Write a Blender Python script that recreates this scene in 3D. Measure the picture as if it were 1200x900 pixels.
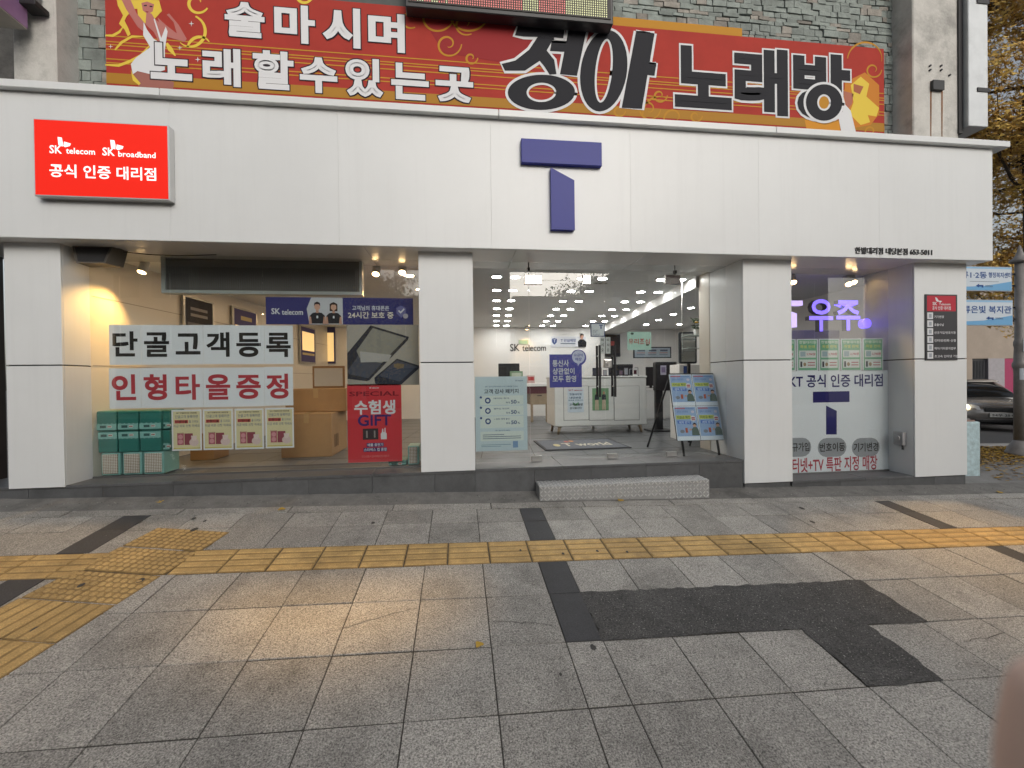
import bpy, bmesh, math, random
from mathutils import Vector, Matrix
random.seed(7)
rad = math.radians
sc = bpy.context.scene
for o in list(bpy.data.objects): bpy.data.objects.remove(o)
COL = sc.collection

# ---------------------------------------------------------------- camera
FPX, YAW, PITCH, ROLL, EYE = 516.05, .1211, -.0078, -.0124, 1.7
BX, CY = -.0276, .1139                      # fall of the pavement along x, rise towards the shop
fw = Vector((math.sin(YAW)*math.cos(PITCH), math.cos(YAW)*math.cos(PITCH), math.sin(PITCH)))
_r = Vector((math.cos(YAW), -math.sin(YAW), 0)); _u = _r.cross(fw)
rt = math.cos(ROLL)*_r + math.sin(ROLL)*_u
up = -math.sin(ROLL)*_r + math.cos(ROLL)*_u
eye = Vector((0, 0, EYE))
cd = bpy.data.cameras.new('camera'); cam = bpy.data.objects.new('camera', cd); COL.objects.link(cam)
cam.matrix_world = Matrix(((rt.x, up.x, -fw.x, eye.x), (rt.y, up.y, -fw.y, eye.y), (rt.z, up.z, -fw.z, eye.z), (0, 0, 0, 1)))
cd.sensor_width = 36; cd.lens = FPX/1200*36; cd.clip_start = .01; cd.clip_end = 1000
cd.dof.use_dof = True; cd.dof.focus_distance = 4.8; cd.dof.aperture_fstop = 6.0
sc.camera = cam

# ---------------------------------------------------------------- sky, sun, exposure
SUN_EL, SUN_ROT = 24, 165
w = bpy.data.worlds.new('World'); sc.world = w; w.use_nodes = True
nt = w.node_tree; bg = nt.nodes['Background']
sky = nt.nodes.new('ShaderNodeTexSky'); sky.sky_type = 'NISHITA'; sky.sun_disc = False
sky.sun_elevation = rad(SUN_EL); sky.sun_rotation = rad(SUN_ROT); sky.air_density = 1.2; sky.dust_density = 4; sky.ozone_density = 1
hs = nt.nodes.new('ShaderNodeHueSaturation'); hs.inputs['Saturation'].default_value = .40
nt.links.new(sky.outputs[0], hs.inputs['Color']); nt.links.new(hs.outputs[0], bg.inputs[0]); bg.inputs[1].default_value = .135
sl = bpy.data.lights.new('sun', 'SUN'); so = bpy.data.objects.new('sun', sl); COL.objects.link(so)
sl.energy = .55; sl.angle = rad(40); sl.color = (1, .97, .93)
so.rotation_euler = (rad(90-SUN_EL), 0, rad(15)); so.location = (0, -5, 12)
sc.view_settings.view_transform = 'Standard'; sc.view_settings.look = 'None'
sc.view_settings.exposure = 0.1; sc.view_settings.gamma = 1
sc.render.engine = 'CYCLES'
cy = sc.cycles; cy.use_denoising = True; cy.max_bounces = 8; cy.transparent_max_bounces = 16; cy.caustics_reflective = False; cy.caustics_refractive = False
cy.sample_clamp_indirect = 6

# ---------------------------------------------------------------- measuring: rays of the survey photo -> metres
def ray(px, py): return fw + rt*((px-600)/FPX) - up*((py-450)/FPX)
def W(px, py, Y): d = ray(px, py); return eye + d*(Y/d.y)
def WZ(px, py, Z): d = ray(px, py); return eye + d*((Z-EYE)/d.z)
def G(px, py): d = ray(px, py); return eye + d*(-EYE/(d.z-BX*d.x-CY*d.y))
def gz(x, y): return BX*x + CY*y
def crop(ox, oy, s): return lambda x, y: (ox+x/s, oy+y/s)

# ---------------------------------------------------------------- materials
MATS = {}
def mat(name, col, rough=.55, metal=0, streak=0, var=0, vs=6, bump=0, bs=60, emit=0, ecol=None, rnd=0, spec=.5, fine=0, fs=160, stain=0, coat=0):
    if name in MATS: return MATS[name]
    m = bpy.data.materials.new(name); m.use_nodes = True; n = m.node_tree.nodes; l = m.node_tree.links
    p = n['Principled BSDF']; c4 = (*col, 1)
    p.inputs['Base Color'].default_value = c4; p.inputs['Roughness'].default_value = rough; p.inputs['Metallic'].default_value = metal
    p.inputs['Specular IOR Level'].default_value = spec; p.inputs['Coat Weight'].default_value = coat
    if emit:
        p.inputs['Emission Color'].default_value = (*(ecol or col), 1); p.inputs['Emission Strength'].default_value = emit
    tc = None
    if var or bump or fine or stain:
        tc = n.new('ShaderNodeTexCoord')
    cur = None
    def mul(src, lo, hi, a=.3, b=.7):
        nonlocal cur
        mr = n.new('ShaderNodeMapRange'); l.new(src, mr.inputs[0]); mr.inputs[1].default_value = a; mr.inputs[2].default_value = b
        mr.inputs[3].default_value = lo; mr.inputs[4].default_value = hi
        mx = n.new('ShaderNodeMix'); mx.data_type = 'RGBA'; mx.blend_type = 'MULTIPLY'; mx.inputs[0].default_value = 1
        if cur is None: mx.inputs[6].default_value = c4
        else: l.new(cur, mx.inputs[6])
        l.new(mr.outputs[0], mx.inputs[7]); cur = mx.outputs[2]
    if var:
        t = n.new('ShaderNodeTexNoise'); t.inputs['Scale'].default_value = vs; t.inputs['Detail'].default_value = 6; t.inputs['Roughness'].default_value = .65
        g = n.new('ShaderNodeNewGeometry'); l.new(g.outputs['Position'], t.inputs[0]); mul(t.outputs[0], 1-var, 1+var)
        mr = n.new('ShaderNodeMapRange'); l.new(t.outputs[0], mr.inputs[0]); mr.inputs[1].default_value = .3; mr.inputs[2].default_value = .7
        mr.inputs[3].default_value = max(0, rough-var*.25); mr.inputs[4].default_value = min(1, rough+var*.25); l.new(mr.outputs[0], p.inputs['Roughness'])
    if fine:
        t = n.new('ShaderNodeTexNoise'); t.inputs['Scale'].default_value = fs; t.inputs['Detail'].default_value = 3; t.inputs['Roughness'].default_value = .8
        g = n.new('ShaderNodeNewGeometry'); l.new(g.outputs['Position'], t.inputs[0]); mul(t.outputs[0], 1-fine, 1+fine)
    if stain:
        t = n.new('ShaderNodeTexNoise'); t.inputs['Scale'].default_value = 1.7; t.inputs['Detail'].default_value = 9; t.inputs['Roughness'].default_value = .7
        g = n.new('ShaderNodeNewGeometry'); l.new(g.outputs['Position'], t.inputs[0]); mul(t.outputs[0], 1, 1-stain, .5, .68)
    if streak:
        t = n.new('ShaderNodeTexNoise'); t.inputs['Scale'].default_value = 1; t.inputs['Detail'].default_value = 4; t.inputs['Roughness'].default_value = .7
        g = n.new('ShaderNodeNewGeometry'); vm = n.new('ShaderNodeVectorMath'); vm.operation = 'MULTIPLY'; vm.inputs[1].default_value = (11, 11, .45); l.new(g.outputs['Position'], vm.inputs[0]); l.new(vm.outputs[0], t.inputs[0]); mul(t.outputs[0], 1, 1-streak, .5, .75)
    if rnd:
        oi = n.new('ShaderNodeObjectInfo'); mul(oi.outputs['Random'], 1-rnd, 1+rnd, 0, 1)
    if cur is not None: l.new(cur, p.inputs['Base Color'])
    if bump:
        t = n.new('ShaderNodeTexNoise'); t.inputs['Scale'].default_value = bs; t.inputs['Detail'].default_value = 5
        g = n.new('ShaderNodeNewGeometry'); l.new(g.outputs['Position'], t.inputs[0])
        b = n.new('ShaderNodeBump'); b.inputs['Strength'].default_value = bump; b.inputs['Distance'].default_value = .01
        l.new(t.outputs[0], b.inputs['Height']); l.new(b.outputs[0], p.inputs['Normal'])
    MATS[name] = m; return m
def flat(col, rough=.65): return mat('ink_%02x%02x%02x' % tuple(int(max(0, min(1, c))**(1/2.2)*255) for c in col), col, rough, spec=.2)
def hexc(h):
    f = lambda v: (v/12.92 if v <= .04045 else ((v+.055)/1.055)**2.4)
    return tuple(f(int(h[i:i+2], 16)/255) for i in (0, 2, 4))
def ink(h): return flat(hexc(h))
def glass_mat(name, tint=(.93, .95, .95), ior=1.45):
    m = bpy.data.materials.new(name); m.use_nodes = True; n = m.node_tree.nodes; l = m.node_tree.links
    n.remove(n['Principled BSDF']); out = n['Material Output']
    tr = n.new('ShaderNodeBsdfTransparent'); tr.inputs[0].default_value = (*tint, 1)
    gl = n.new('ShaderNodeBsdfGlossy'); gl.inputs['Roughness'].default_value = .0
    fr = n.new('ShaderNodeFresnel'); ge = n.new('ShaderNodeNewGeometry'); mr = n.new('ShaderNodeMapRange')
    mr.inputs[3].default_value = ior; mr.inputs[4].default_value = 1/ior; l.new(ge.outputs['Backfacing'], mr.inputs[0]); l.new(mr.outputs[0], fr.inputs[0])
    mx = n.new('ShaderNodeMixShader'); l.new(fr.outputs[0], mx.inputs[0]); l.new(tr.outputs[0], mx.inputs[1]); l.new(gl.outputs[0], mx.inputs[2])
    l.new(mx.outputs[0], out.inputs[0]); MATS[name] = m; return m
GLASS = glass_mat('glass', (.93, .95, .95), 1.6)
FILM = glass_mat('clear_film', (.96, .97, .97), 1.3)
PANEL = mat('white_aluminium_panel', (.66, .68, .688), .34, streak=.035, var=.03, vs=1.1, rnd=.015)
SOFFIT = mat('soffit_panel', (.74, .74, .735), .2, var=.03, vs=2)
GRANITE = mat('dark_granite', (.085, .088, .092), .45, var=.18, vs=9, fine=.25, rnd=.14, stain=.2)
SLAB = mat('paving_granite', (.31, .296, .272), .75, var=.15, vs=5, fine=.95, fs=130, rnd=.15, stain=.32, bump=.45, bs=150)
SLABD = mat('dark_paving_strip', (.048, .048, .052), .7, var=.22, vs=10, fine=.5, rnd=.15, bump=.15, bs=150)
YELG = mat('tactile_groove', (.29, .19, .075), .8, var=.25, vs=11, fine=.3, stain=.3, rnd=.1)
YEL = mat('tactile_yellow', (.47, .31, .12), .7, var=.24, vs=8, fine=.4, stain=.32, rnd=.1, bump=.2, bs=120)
ASPH = mat('patched_asphalt', (.068, .066, .064), .9, var=.3, vs=9, fine=.9, fs=110, stain=-.35, bump=.9, bs=110)
ROAD = mat('road_asphalt', (.05, .05, .052), .85, var=.2, vs=5, fine=.3, bump=.4, bs=80)
CONC = mat('weathered_concrete', (.52, .51, .48), .85, var=.14, vs=4, fine=.1, stain=.42, bump=.4, bs=40)
CONCD = mat('dark_concrete', (.17, .165, .155), .9, var=.25, vs=8, fine=.25, stain=.4, bump=.6, bs=50)
BLACK = mat('black_plastic', (.015, .015, .017), .4, var=.1)
STEEL = mat('brushed_steel', (.55, .55, .54), .28, metal=1, var=.08, vs=20)
ALU = mat('checker_aluminium', (.40, .40, .395), .5, metal=.7, var=.1, vs=9)
PAPER = mat('white_paper', (.74, .77, .81), .4, var=.015, vs=3)
INW = mat('interior_white', (.78, .77, .75), .5, var=.02, vs=3)
CEIL = mat('ceiling_white', (.72, .72, .71), .6, var=.02, vs=2)
BEIGE = mat('beige_wall_panel', (.62, .575, .50), .35, var=.03, vs=3)
DARKM = mat('dark_metal', (.03, .03, .032), .45, metal=.4)

# ---------------------------------------------------------------- object helpers
def linked(name, me, parent=None):
    o = bpy.data.objects.new(name, me); COL.objects.link(o)
    if parent is not None:
        o.parent = parent; o.matrix_parent_inverse = INV.get(parent.name, Matrix.Identity(4))
    return o
INV = {}
def tag(o, label, cat, group=None):
    o['label'] = label; o['category'] = cat
    if group: o['group'] = group
    return o
def struct(o): o['kind'] = 'structure'; return o
def stuff(o): o['kind'] = 'stuff'; return o
def thing(name, label, cat, loc=(0, 0, 0), group=None):
    o = bpy.data.objects.new(name, None); COL.objects.link(o); o.location = loc; o.empty_display_size = .2
    INV[o.name] = Matrix.Translation(-Vector(loc)); return tag(o, label, cat, group)
def mesh(name, V, F, m, parent=None, smooth=False, mi=None):
    me = bpy.data.meshes.new(name); me.from_pydata([tuple(v) for v in V], [], F)
    for k in (m if isinstance(m, (list, tuple)) else [m]): me.materials.append(k)
    if mi: me.polygons.foreach_set('material_index', mi)
    if smooth: me.polygons.foreach_set('use_smooth', [True]*len(me.polygons))
    me.update(); return linked(name, me, parent)
BF = [(0, 3, 2, 1), (4, 5, 6, 7), (0, 1, 5, 4), (1, 2, 6, 5), (2, 3, 7, 6), (3, 0, 4, 7)]
def bv(x0, x1, y0, y1, z0, z1): return [(x0, y0, z0), (x1, y0, z0), (x1, y1, z0), (x0, y1, z0), (x0, y0, z1), (x1, y0, z1), (x1, y1, z1), (x0, y1, z1)]
def bm_out(name, bm, m, parent, smooth=False):
    me = bpy.data.meshes.new(name); bm.normal_update(); bm.to_mesh(me); bm.free(); me.materials.append(m)
    if smooth: me.polygons.foreach_set('use_smooth', [True]*len(me.polygons))
    return linked(name, me, parent)
def box(name, x0, x1, y0, y1, z0, z1, m, parent=None, bev=0, seg=1):
    if not bev: return mesh(name, bv(x0, x1, y0, y1, z0, z1), BF, m, parent)
    bm = bmesh.new(); vs = [bm.verts.new(v) for v in bv(x0, x1, y0, y1, z0, z1)]
    for f in BF: bm.faces.new([vs[i] for i in f])
    bmesh.ops.bevel(bm, geom=bm.edges[:], offset=bev, segments=seg, affect='EDGES', profile=.6)
    return bm_out(name, bm, m, parent)
class MB:
    def __init__(s): s.V, s.F, s.I, s.M = [], [], [], []
    def slot(s, m):
        if m not in s.M: s.M.append(m)
        return s.M.index(m)
    def add(s, V, F, m):
        b = len(s.V); k = s.slot(m); s.V += [tuple(v) for v in V]; s.F += [tuple(i+b for i in f) for f in F]; s.I += [k]*len(F)
    def box(s, x0, x1, y0, y1, z0, z1, m): s.add(bv(x0, x1, y0, y1, z0, z1), BF, m)
    def bar(s, a, b, r, m, n=8, r2=None):
        a, b = Vector(a), Vector(b); r2 = r if r2 is None else r2; d = (b-a).normalized()
        e = d.orthogonal().normalized(); g = d.cross(e); V = []
        for p, q in ((a, r), (b, r2)):
            for i in range(n):
                t = 2*math.pi*(i+.5)/n; V.append(p+(e*math.cos(t)+g*math.sin(t))*q)
        s.add(V, [(i, (i+1) % n, n+(i+1) % n, n+i) for i in range(n)]+[tuple(reversed(range(n))), tuple(range(n, 2*n))], m)
    def build(s, name, parent=None, smooth=False): return mesh(name, s.V, s.F, s.M, parent, smooth, s.I)
def bar(name, a, b, r, m, parent=None, n=10, r2=None, smooth=True):
    q = MB(); q.bar(a, b, r, m, n, r2); o = q.build(name, parent)
    if smooth:
        for f in o.data.polygons: f.use_smooth = len(f.vertices) == 4
    return o
def lathe(name, prof, c, m, parent=None, n=20, smooth=True):
    V, F = [], []
    for r, z in prof:
        for i in range(n): t = 2*math.pi*i/n; V.append((c[0]+r*math.cos(t), c[1]+r*math.sin(t), c[2]+z))
    for j in range(len(prof)-1):
        for i in range(n): k = (i+1) % n; F.append((j*n+i, j*n+k, (j+1)*n+k, (j+1)*n+i))
    F.append(tuple(reversed(range(n)))); F.append(tuple(range((len(prof)-1)*n, len(prof)*n)))
    return mesh(name, V, F, m, parent, smooth)
# ---------------------------------------------------------------- lettering
GC = {}
FONTC = bpy.data.curves.new('type_setter', 'FONT'); FONTO = bpy.data.objects.new('type_setter', FONTC)
def glyphs(s, bold=0, res=4, ext=0, shear=0):
    k = (s, bold, res, ext, shear)
    if k in GC: return GC[k]
    def conv(off, bev, fill):
        c = FONTC; c.body = s; c.size = 1; c.resolution_u = res; c.offset = off; c.shear = shear; c.bevel_depth = 0; c.extrude = 0
        if bev:
            c.dimensions = '3D'; c.fill_mode = 'FULL'; c.bevel_depth = bev; c.bevel_resolution = 1
            # outline tubes only
        else: c.dimensions = '2D'; c.fill_mode = 'BOTH' if ext else 'FRONT'; c.extrude = ext
        me = bpy.data.meshes.new_from_object(FONTO)
        V = [tuple(v.co) for v in me.vertices]; F = [tuple(p.vertices) for p in me.polygons]
        bpy.data.meshes.remove(me); return V, F
    V, F = conv(min(bold, .02), 0, True)
    if bold > .02:
        V2, F2 = conv(.012, bold-.012, False); b = len(V)
        V = [(x, y, 0) for x, y, z in V]+[(x, y, z*.05) for x, y, z in V2]; F = F+[tuple(i+b for i in f) for f in F2]
    xs = [v[0] for v in V]; ys = [v[1] for v in V]
    GC[k] = (V, F, min(xs), max(xs), min(ys), max(ys)); return GC[k]
class Sheet:
    """a flat thing: origin top-left, right/down vectors of full size, normal towards the viewer; prints in 0..1 coordinates"""
    def __init__(s, O, R, D, step=.0008, thick=.002):
        s.O, s.R, s.D = Vector(O), Vector(R), Vector(D); s.N = s.D.cross(s.R).normalized()*-1
        if s.N.dot(eye-s.O) < 0: s.N = -s.N
        s.step, s.thick = step, thick; s.P = MB(); s.L = []
    def at(s, u, v, k=0): return s.O+s.R*u+s.D*v+s.N*(k*s.step)
    def poly(s, pts, m, k=1): s.P.add([s.at(u, v, k) for u, v in pts], [tuple(range(len(pts)))], m)
    def rect(s, u0, v0, u1, v1, m, k=1): s.poly([(u0, v0), (u0, v1), (u1, v1), (u1, v0)], m, k)
    def disc(s, u, v, ru, rv, m, k=1, n=20): s.poly([(u+ru*math.cos(2*math.pi*i/n), v+rv*math.sin(2*math.pi*i/n)) for i in range(n)], m, k)
    def pill(s, u0, v0, u1, v1, m, k=1):
        asp = s.D.length/s.R.length; rv = (v1-v0)/2; ru = rv*asp; P = []
        for i in range(9): t = -math.pi/2+math.pi*i/8; P.append((u1-ru+ru*math.cos(t), (v0+v1)/2+rv*math.sin(t)))
        for i in range(9): t = math.pi/2+math.pi*i/8; P.append((u0+ru+ru*math.cos(t), (v0+v1)/2+rv*math.sin(t)))
        s.poly(P, m, k)
    def rrect(s, u0, v0, u1, v1, r, m, k=1):
        asp = s.D.length/s.R.length; P = []
        for cx, cy_, a in ((u1-r*asp, v0+r, -90), (u1-r*asp, v1-r, 0), (u0+r*asp, v1-r, 90), (u0+r*asp, v0+r, 180)):
            for i in range(5): t = rad(a+22.5*i); P.append((cx+r*asp*math.cos(t), cy_+r*math.sin(t)))
        s.poly(P, m, k)
    def text(s, t, u0, v0, u1, v1, m, k=2, bold=.012, shear=0):
        V, F, x0, x1, y0, y1 = glyphs(t, bold, 5 if bold > .045 else 2, 0, shear)
        s.L.append(MB()); s.L[-1].add([s.at(u0+(x-x0)/(x1-x0)*(u1-u0), v1-(y-y0)/(y1-y0)*(v1-v0), k)+s.N*(z*.035) for x, y, z in V], F, m)
    def bars(s, rows, m, k=2):
        for u0, v0, u1, v1 in rows: s.rect(u0, v0, u1, v1, m, k)
    def ribbon(s, pts, wd, m, k=1, taper=True):
        """a swirl: pts in sheet coordinates, width in metres"""
        Q = [s.R*u+s.D*v for u, v in pts]; n = len(Q); V = []
        for i in range(n):
            d = (Q[min(i+1, n-1)]-Q[max(i-1, 0)]).normalized(); p = d.cross(s.N)
            ww = wd*(.25+.75*math.sin(math.pi*min(1, .12+.88*i/(n-1)))) if taper else wd
            for g in (-.5, .5): V.append(s.O+Q[i]+p*(ww*g)+s.N*(k*s.step))
        s.P.add(V, [(2*i, 2*i+1, 2*i+3, 2*i+2) for i in range(n-1)], m)
    def build(s, name, m, label=None, cat=None, group=None, parent=None):
        c = [s.at(0, 0), s.at(1, 0), s.at(1, 1), s.at(0, 1)]
        o = mesh(name, c+[p-s.N*s.thick for p in c], [(3, 2, 1, 0), (4, 5, 6, 7), (0, 1, 5, 4), (1, 2, 6, 5), (2, 3, 7, 6), (3, 0, 4, 7)], m, parent)
        if label: tag(o, label, cat, group)
        if s.P.V: s.P.build('print', o)
        for q_ in s.L: q_.build('lettering', o)
        return o
def psheet(a, b, Y, **kw):
    """upright sheet on the plane y=Y from the top-left and bottom-right survey points"""
    p, q = W(*a, Y), W(*b, Y); return Sheet((p.x, Y, p.z), (q.x-p.x, 0, 0), (0, 0, q.z-p.z), **kw)
def solid_text(name, t, x0, x1, z0, z1, y0, y1, m, parent, bold=.01, shear=0, mside=None):
    V, F, a0, a1, b0, b1 = glyphs(t, bold, 3, .05, shear); zs = [v[2] for v in V]; c0, c1 = min(zs), max(zs)
    P = [(x0+(x-a0)/(a1-a0)*(x1-x0), y1-(z-c0)/(c1-c0)*(y1-y0), z0+(y-b0)/(b1-b0)*(z1-z0)) for x, y, z in V]
    o = mesh(name, P, F, [m, mside or m], parent)
    if mside:
        for f in o.data.polygons: f.material_index = 0 if abs(f.normal.y) > .8 else 1
    return o
def ordn(i): return ['first', 'second', 'third', 'fourth', 'fifth', 'sixth', 'seventh', 'eighth'][i]

# ================================================================ GROUND
XL, XR = -9.0, 12.0
pav = struct(bpy.data.objects.new('pavement', None)); COL.objects.link(pav)
def gsheet(name, pts, dz, m, parent=None, th=.0):
    V = [(x, y, gz(x, y)+dz) for x, y in pts]; return mesh(name, V, [tuple(range(len(pts)))], m, parent)
bed = mat('joint_sand', (.05, .046, .04), .95, var=.3, vs=20)
gsheet('bedding', [(XL, -1.9), (8.6, -1.9), (8.6, 4.62), (XL, 4.62)], -.0045, bed, pav)
def unit_slab(name, m, bev=.0014, h=.04):
    bm = bmesh.new(); vs = [bm.verts.new(v) for v in bv(-.5, .5, -.5, .5, -h, 0)]
    for f in BF: bm.faces.new([vs[i] for i in f])
    top = [e for e in bm.edges if all(v.co.z > -.001 for v in e.verts)]
    bmesh.ops.bevel(bm, geom=top, offset=bev*2.4, segments=1, affect='EDGES'); me = bpy.data.meshes.new(name)
    bm.normal_update(); bm.to_mesh(me); bm.free(); me.materials.append(m); return me
ME_SLAB = unit_slab('paving_slab', SLAB); ME_DARK = unit_slab('dark_slab', SLABD)
def put(name, me, x0, x1, y0, y1, dz=0, gap=.0055, rz=0, jit=.002, parent=pav):
    o = bpy.data.objects.new(name, me); COL.objects.link(o); cx, c_y = (x0+x1)/2, (y0+y1)/2
    o.location = (cx, c_y, gz(cx, c_y)+dz+random.uniform(-jit, jit)); o.scale = (x1-x0-gap, y1-y0-gap, 1)
    o.rotation_euler = (math.atan(CY)+random.uniform(-.006, .006), -math.atan(BX)+random.uniform(-.006, .006), rz); o.parent = parent; return o
ROWS = [.24, .665, 1.09, 1.515, 1.94, 2.365, 2.81, 3.215]
UP = [3.555, 3.925, 4.215]
xl = [.57-.4125*k for k in range(12, -1, -1)]
xr = [.78+.4035*k for k in range(0, 10)]; xr[-1] = 4.41
xr2 = [4.59+.41*k for k in range(0, 9)]
def cells(xs): return list(zip(xs[:-1], xs[1:]))
def in_patch(x, y): return (.78 < x < 2.82 and 2.365 < y < 2.81) or (1.99 < x < 2.42 and 1.94 < y < 2.365)
for y0, y1 in list(zip(ROWS[:-1], ROWS[1:]))+list(zip(UP[:-1], UP[1:])):
    strip = y0 > 2.3
    for x0, x1 in cells(xl)+cells(xr)+cells(xr2)+([] if strip else [(.57, .78), (4.41, 4.59)]):
        if in_patch((x0+x1)/2, (y0+y1)/2): continue
        if strip and x0 < -2.91 < x1+.2:
            if x0 < -2.9 and x1 > -2.9 and x1 < -2.69: x1 = -2.91
            if x0 > -2.9 and x0 < -2.70: x0 = -2.70
            if x1-x0 < .05: continue
        put('paving_slab', ME_SLAB, x0, x1, y0, y1)
    if strip:
        for a, b in ((.57, .78), (4.41, 4.59), (-2.91, -2.69)): put('dark_slab', ME_DARK, a, b, y0, y1, dz=.003 if a < 0 else .001)
# tactile blocks: bars and domes
def tactile(kind):
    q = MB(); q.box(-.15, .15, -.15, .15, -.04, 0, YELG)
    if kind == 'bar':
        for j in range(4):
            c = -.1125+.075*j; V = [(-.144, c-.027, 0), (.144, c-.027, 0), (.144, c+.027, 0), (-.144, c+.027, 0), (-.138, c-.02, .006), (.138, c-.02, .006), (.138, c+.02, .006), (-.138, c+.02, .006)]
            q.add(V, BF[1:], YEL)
    else:
        for i in range(6):
            for j in range(6):
                cx, c_ = -.125+.05*i, -.125+.05*j; V = [(cx+r*math.cos(t*math.pi/4), c_+r*math.sin(t*math.pi/4), z) for r, z in ((.021, 0), (.014, .006)) for t in range(8)]
                q.add(V, [(k, (k+1) % 8, 8+(k+1) % 8, 8+k) for k in range(8)]+[tuple(range(8, 16))], YEL)
    me = bpy.data.meshes.new('tactile_'+kind); me.from_pydata(q.V, [], q.F); [me.materials.append(m_) for m_ in q.M]; me.polygons.foreach_set('material_index', q.I); me.update(); return me
ME_BAR, ME_DOT = tactile('bar'), tactile('dot')
def tblock(me, cx, c_y, sx, sy, rz, dz=.0):
    o = bpy.data.objects.new('tactile_block', me); COL.objects.link(o); o.location = (cx, c_y, gz(cx, c_y)+dz+random.uniform(-.001, .001))
    o.scale = (sx/.3, sy/.3, 1); o.rotation_euler = Matrix(((1, 0, 0), (0, 1, 0), (0, 0, 1))).to_euler()
    Mx = Matrix.Rotation(math.atan(CY), 3, 'X') @ Matrix.Rotation(-math.atan(BX), 3, 'Y') @ Matrix.Rotation(rz, 3, 'Z'); o.rotation_euler = Mx.to_euler(); o.parent = pav
x = -1.97
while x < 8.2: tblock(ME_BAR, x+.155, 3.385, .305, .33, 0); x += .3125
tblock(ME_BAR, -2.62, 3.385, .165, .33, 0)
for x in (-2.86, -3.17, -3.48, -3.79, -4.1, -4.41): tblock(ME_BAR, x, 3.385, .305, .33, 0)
ang = -rad(10.8); dx, dy = -math.sin(ang), math.cos(ang); c0 = Vector((-2.17, 3.90))
for r in range(9):
    for s_ in (-1, 1):
        c = c0-Vector((dx, dy))*(.325*(r+.5))+Vector((dy, -dx))*(.155*s_)
        tblock(ME_DOT if r < 3 else ME_BAR, c.x, c.y, .32 if r >= 3 else .305, .305, ang+(math.pi/2 if r >= 3 else 0), .006)
# asphalt patch with a ragged edge
def ragged(pts, amp=.012, step=.06):
    out = []
    for (a, b), (c, d) in zip(pts, pts[1:]+pts[:1]):
        n = max(2, int(math.hypot(c-a, d-b)/step))
        for i in range(n): t = i/n; out.append((a+(c-a)*t+random.uniform(-amp, amp), b+(d-b)*t+random.uniform(-amp, amp)))
    return out
pt = ragged([(.775, 2.815), (.775, 2.36), (1.99, 2.36), (1.99, 1.935), (2.425, 1.935), (2.425, 2.36), (2.83, 2.36), (2.83, 2.815)], .011, .045)
gsheet('asphalt_patch', pt, .0035, ASPH, pav)
q = MB(); AG = [mat('aggregate_grey', (.2, .195, .185), .8), mat('aggregate_pale', (.33, .32, .3), .8), mat('aggregate_dark', (.03, .03, .03), .8)]
def chip(x, y, r, m, dz):
    a_ = random.uniform(0, 6.28); q.add([(x+r*random.uniform(.6, 1.2)*math.cos(a_+t*1.257), y+r*random.uniform(.6, 1.2)*math.sin(a_+t*1.257), gz(x, y)+dz) for t in range(5)]+[(x, y, gz(x, y)+dz+r*.5)], [(i, (i+1) % 5, 5) for i in range(5)], m)
for i in range(3200):
    x, y = random.uniform(.8, 2.8), random.uniform(1.96, 2.79)
    if (y > 2.38 or 2.01 < x < 2.40): chip(x, y, random.uniform(.0015, .0045), random.choice((AG[0], AG[0], AG[2], AG[1])), .0038)
stuff(q.build('aggregate', pav)); q = MB()
for i in range(900): chip(random.uniform(-4.5, 7), random.uniform(1.2, 4.2), random.uniform(.0012, .004), random.choice(AG), .0045)
for i in range(900): x, y = random.uniform(-4.5, 7), random.uniform(4.36, 4.58); chip(x, y, random.uniform(.002, .008), random.choice(AG), .014)
stuff(q.build('grit', pav))
# kerb course and concrete gutter
for i in range(19):
    put('kerb_stone', ME_SLAB, -9+.93*i, -9+.93*(i+1), 4.215, 4.35, dz=.004, gap=.008)
n = 80
V, F = [], []
for i in range(n+1):
    x = XL+(8.6-XL)*i/n
    for y, dz in ((4.345, .0), (4.42, .008), (4.52, .014), (4.63, .03)): V.append((x, y+random.uniform(-.006, .006), gz(x, y)+dz+random.uniform(-.004, .004)))
for i in range(n):
    for j in range(3): F.append((i*4+j, (i+1)*4+j, (i+1)*4+j+1, i*4+j+1))
mesh('gutter', V, F, CONCD, pav, True)
# dark gum spots, hairline cracks
gum = mat('gum_stain', (.055, .053, .05), .85)
for px, py, s in ((437, 613, 4), (695, 759, 6), (657, 791, 3.2), (163, 613, 4), (227, 609, 4), (240, 611, 3), (660, 650, 3), (700, 647, 3), (735, 648, 3), (610, 646, 2.5), (95, 688, 5), (165, 682, 6), (41, 740, 6), (228, 622, 6), (952, 612, 5), (940, 596, 5), (880, 636, 3)):
    c = G(px, py); d = max(c.y, 1)*s*.55/516
    gsheet('gum_spot', [(c.x+d*random.uniform(.8, 1.1)*math.cos(t*.45), c.y+1.6*d*random.uniform(.8, 1.1)*math.sin(t*.45)) for t in range(14)], .0115 if px < 240 and py > 606 else .0095 if 3.2 < c.y < 3.56 else .0035, gum, pav)
def crack(pts, wd=.0018):
    Q = [G(*p) for p in pts]; R = []
    for a, b in zip(Q[:-1], Q[1:]):
        for i in range(6): t = i/6; R.append((a.x+(b.x-a.x)*t+random.uniform(-.006, .006), a.y+(b.y-a.y)*t+random.uniform(-.008, .008)))
    V = []; 
    for x, y in R: V += [(x, y-wd, gz(x, y-wd)+.0032), (x, y+wd, gz(x, y+wd)+.0032)]
    mesh('crack', V, [(2*i, 2*i+2, 2*i+3, 2*i+1) for i in range(len(R)-1)], gum, pav)
crack([(577, 728), (605, 730), (628, 730), (656, 737)]); crack([(402, 737), (440, 725), (490, 713)])
crack([(1130, 752), (1160, 747), (1182, 741)])
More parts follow.
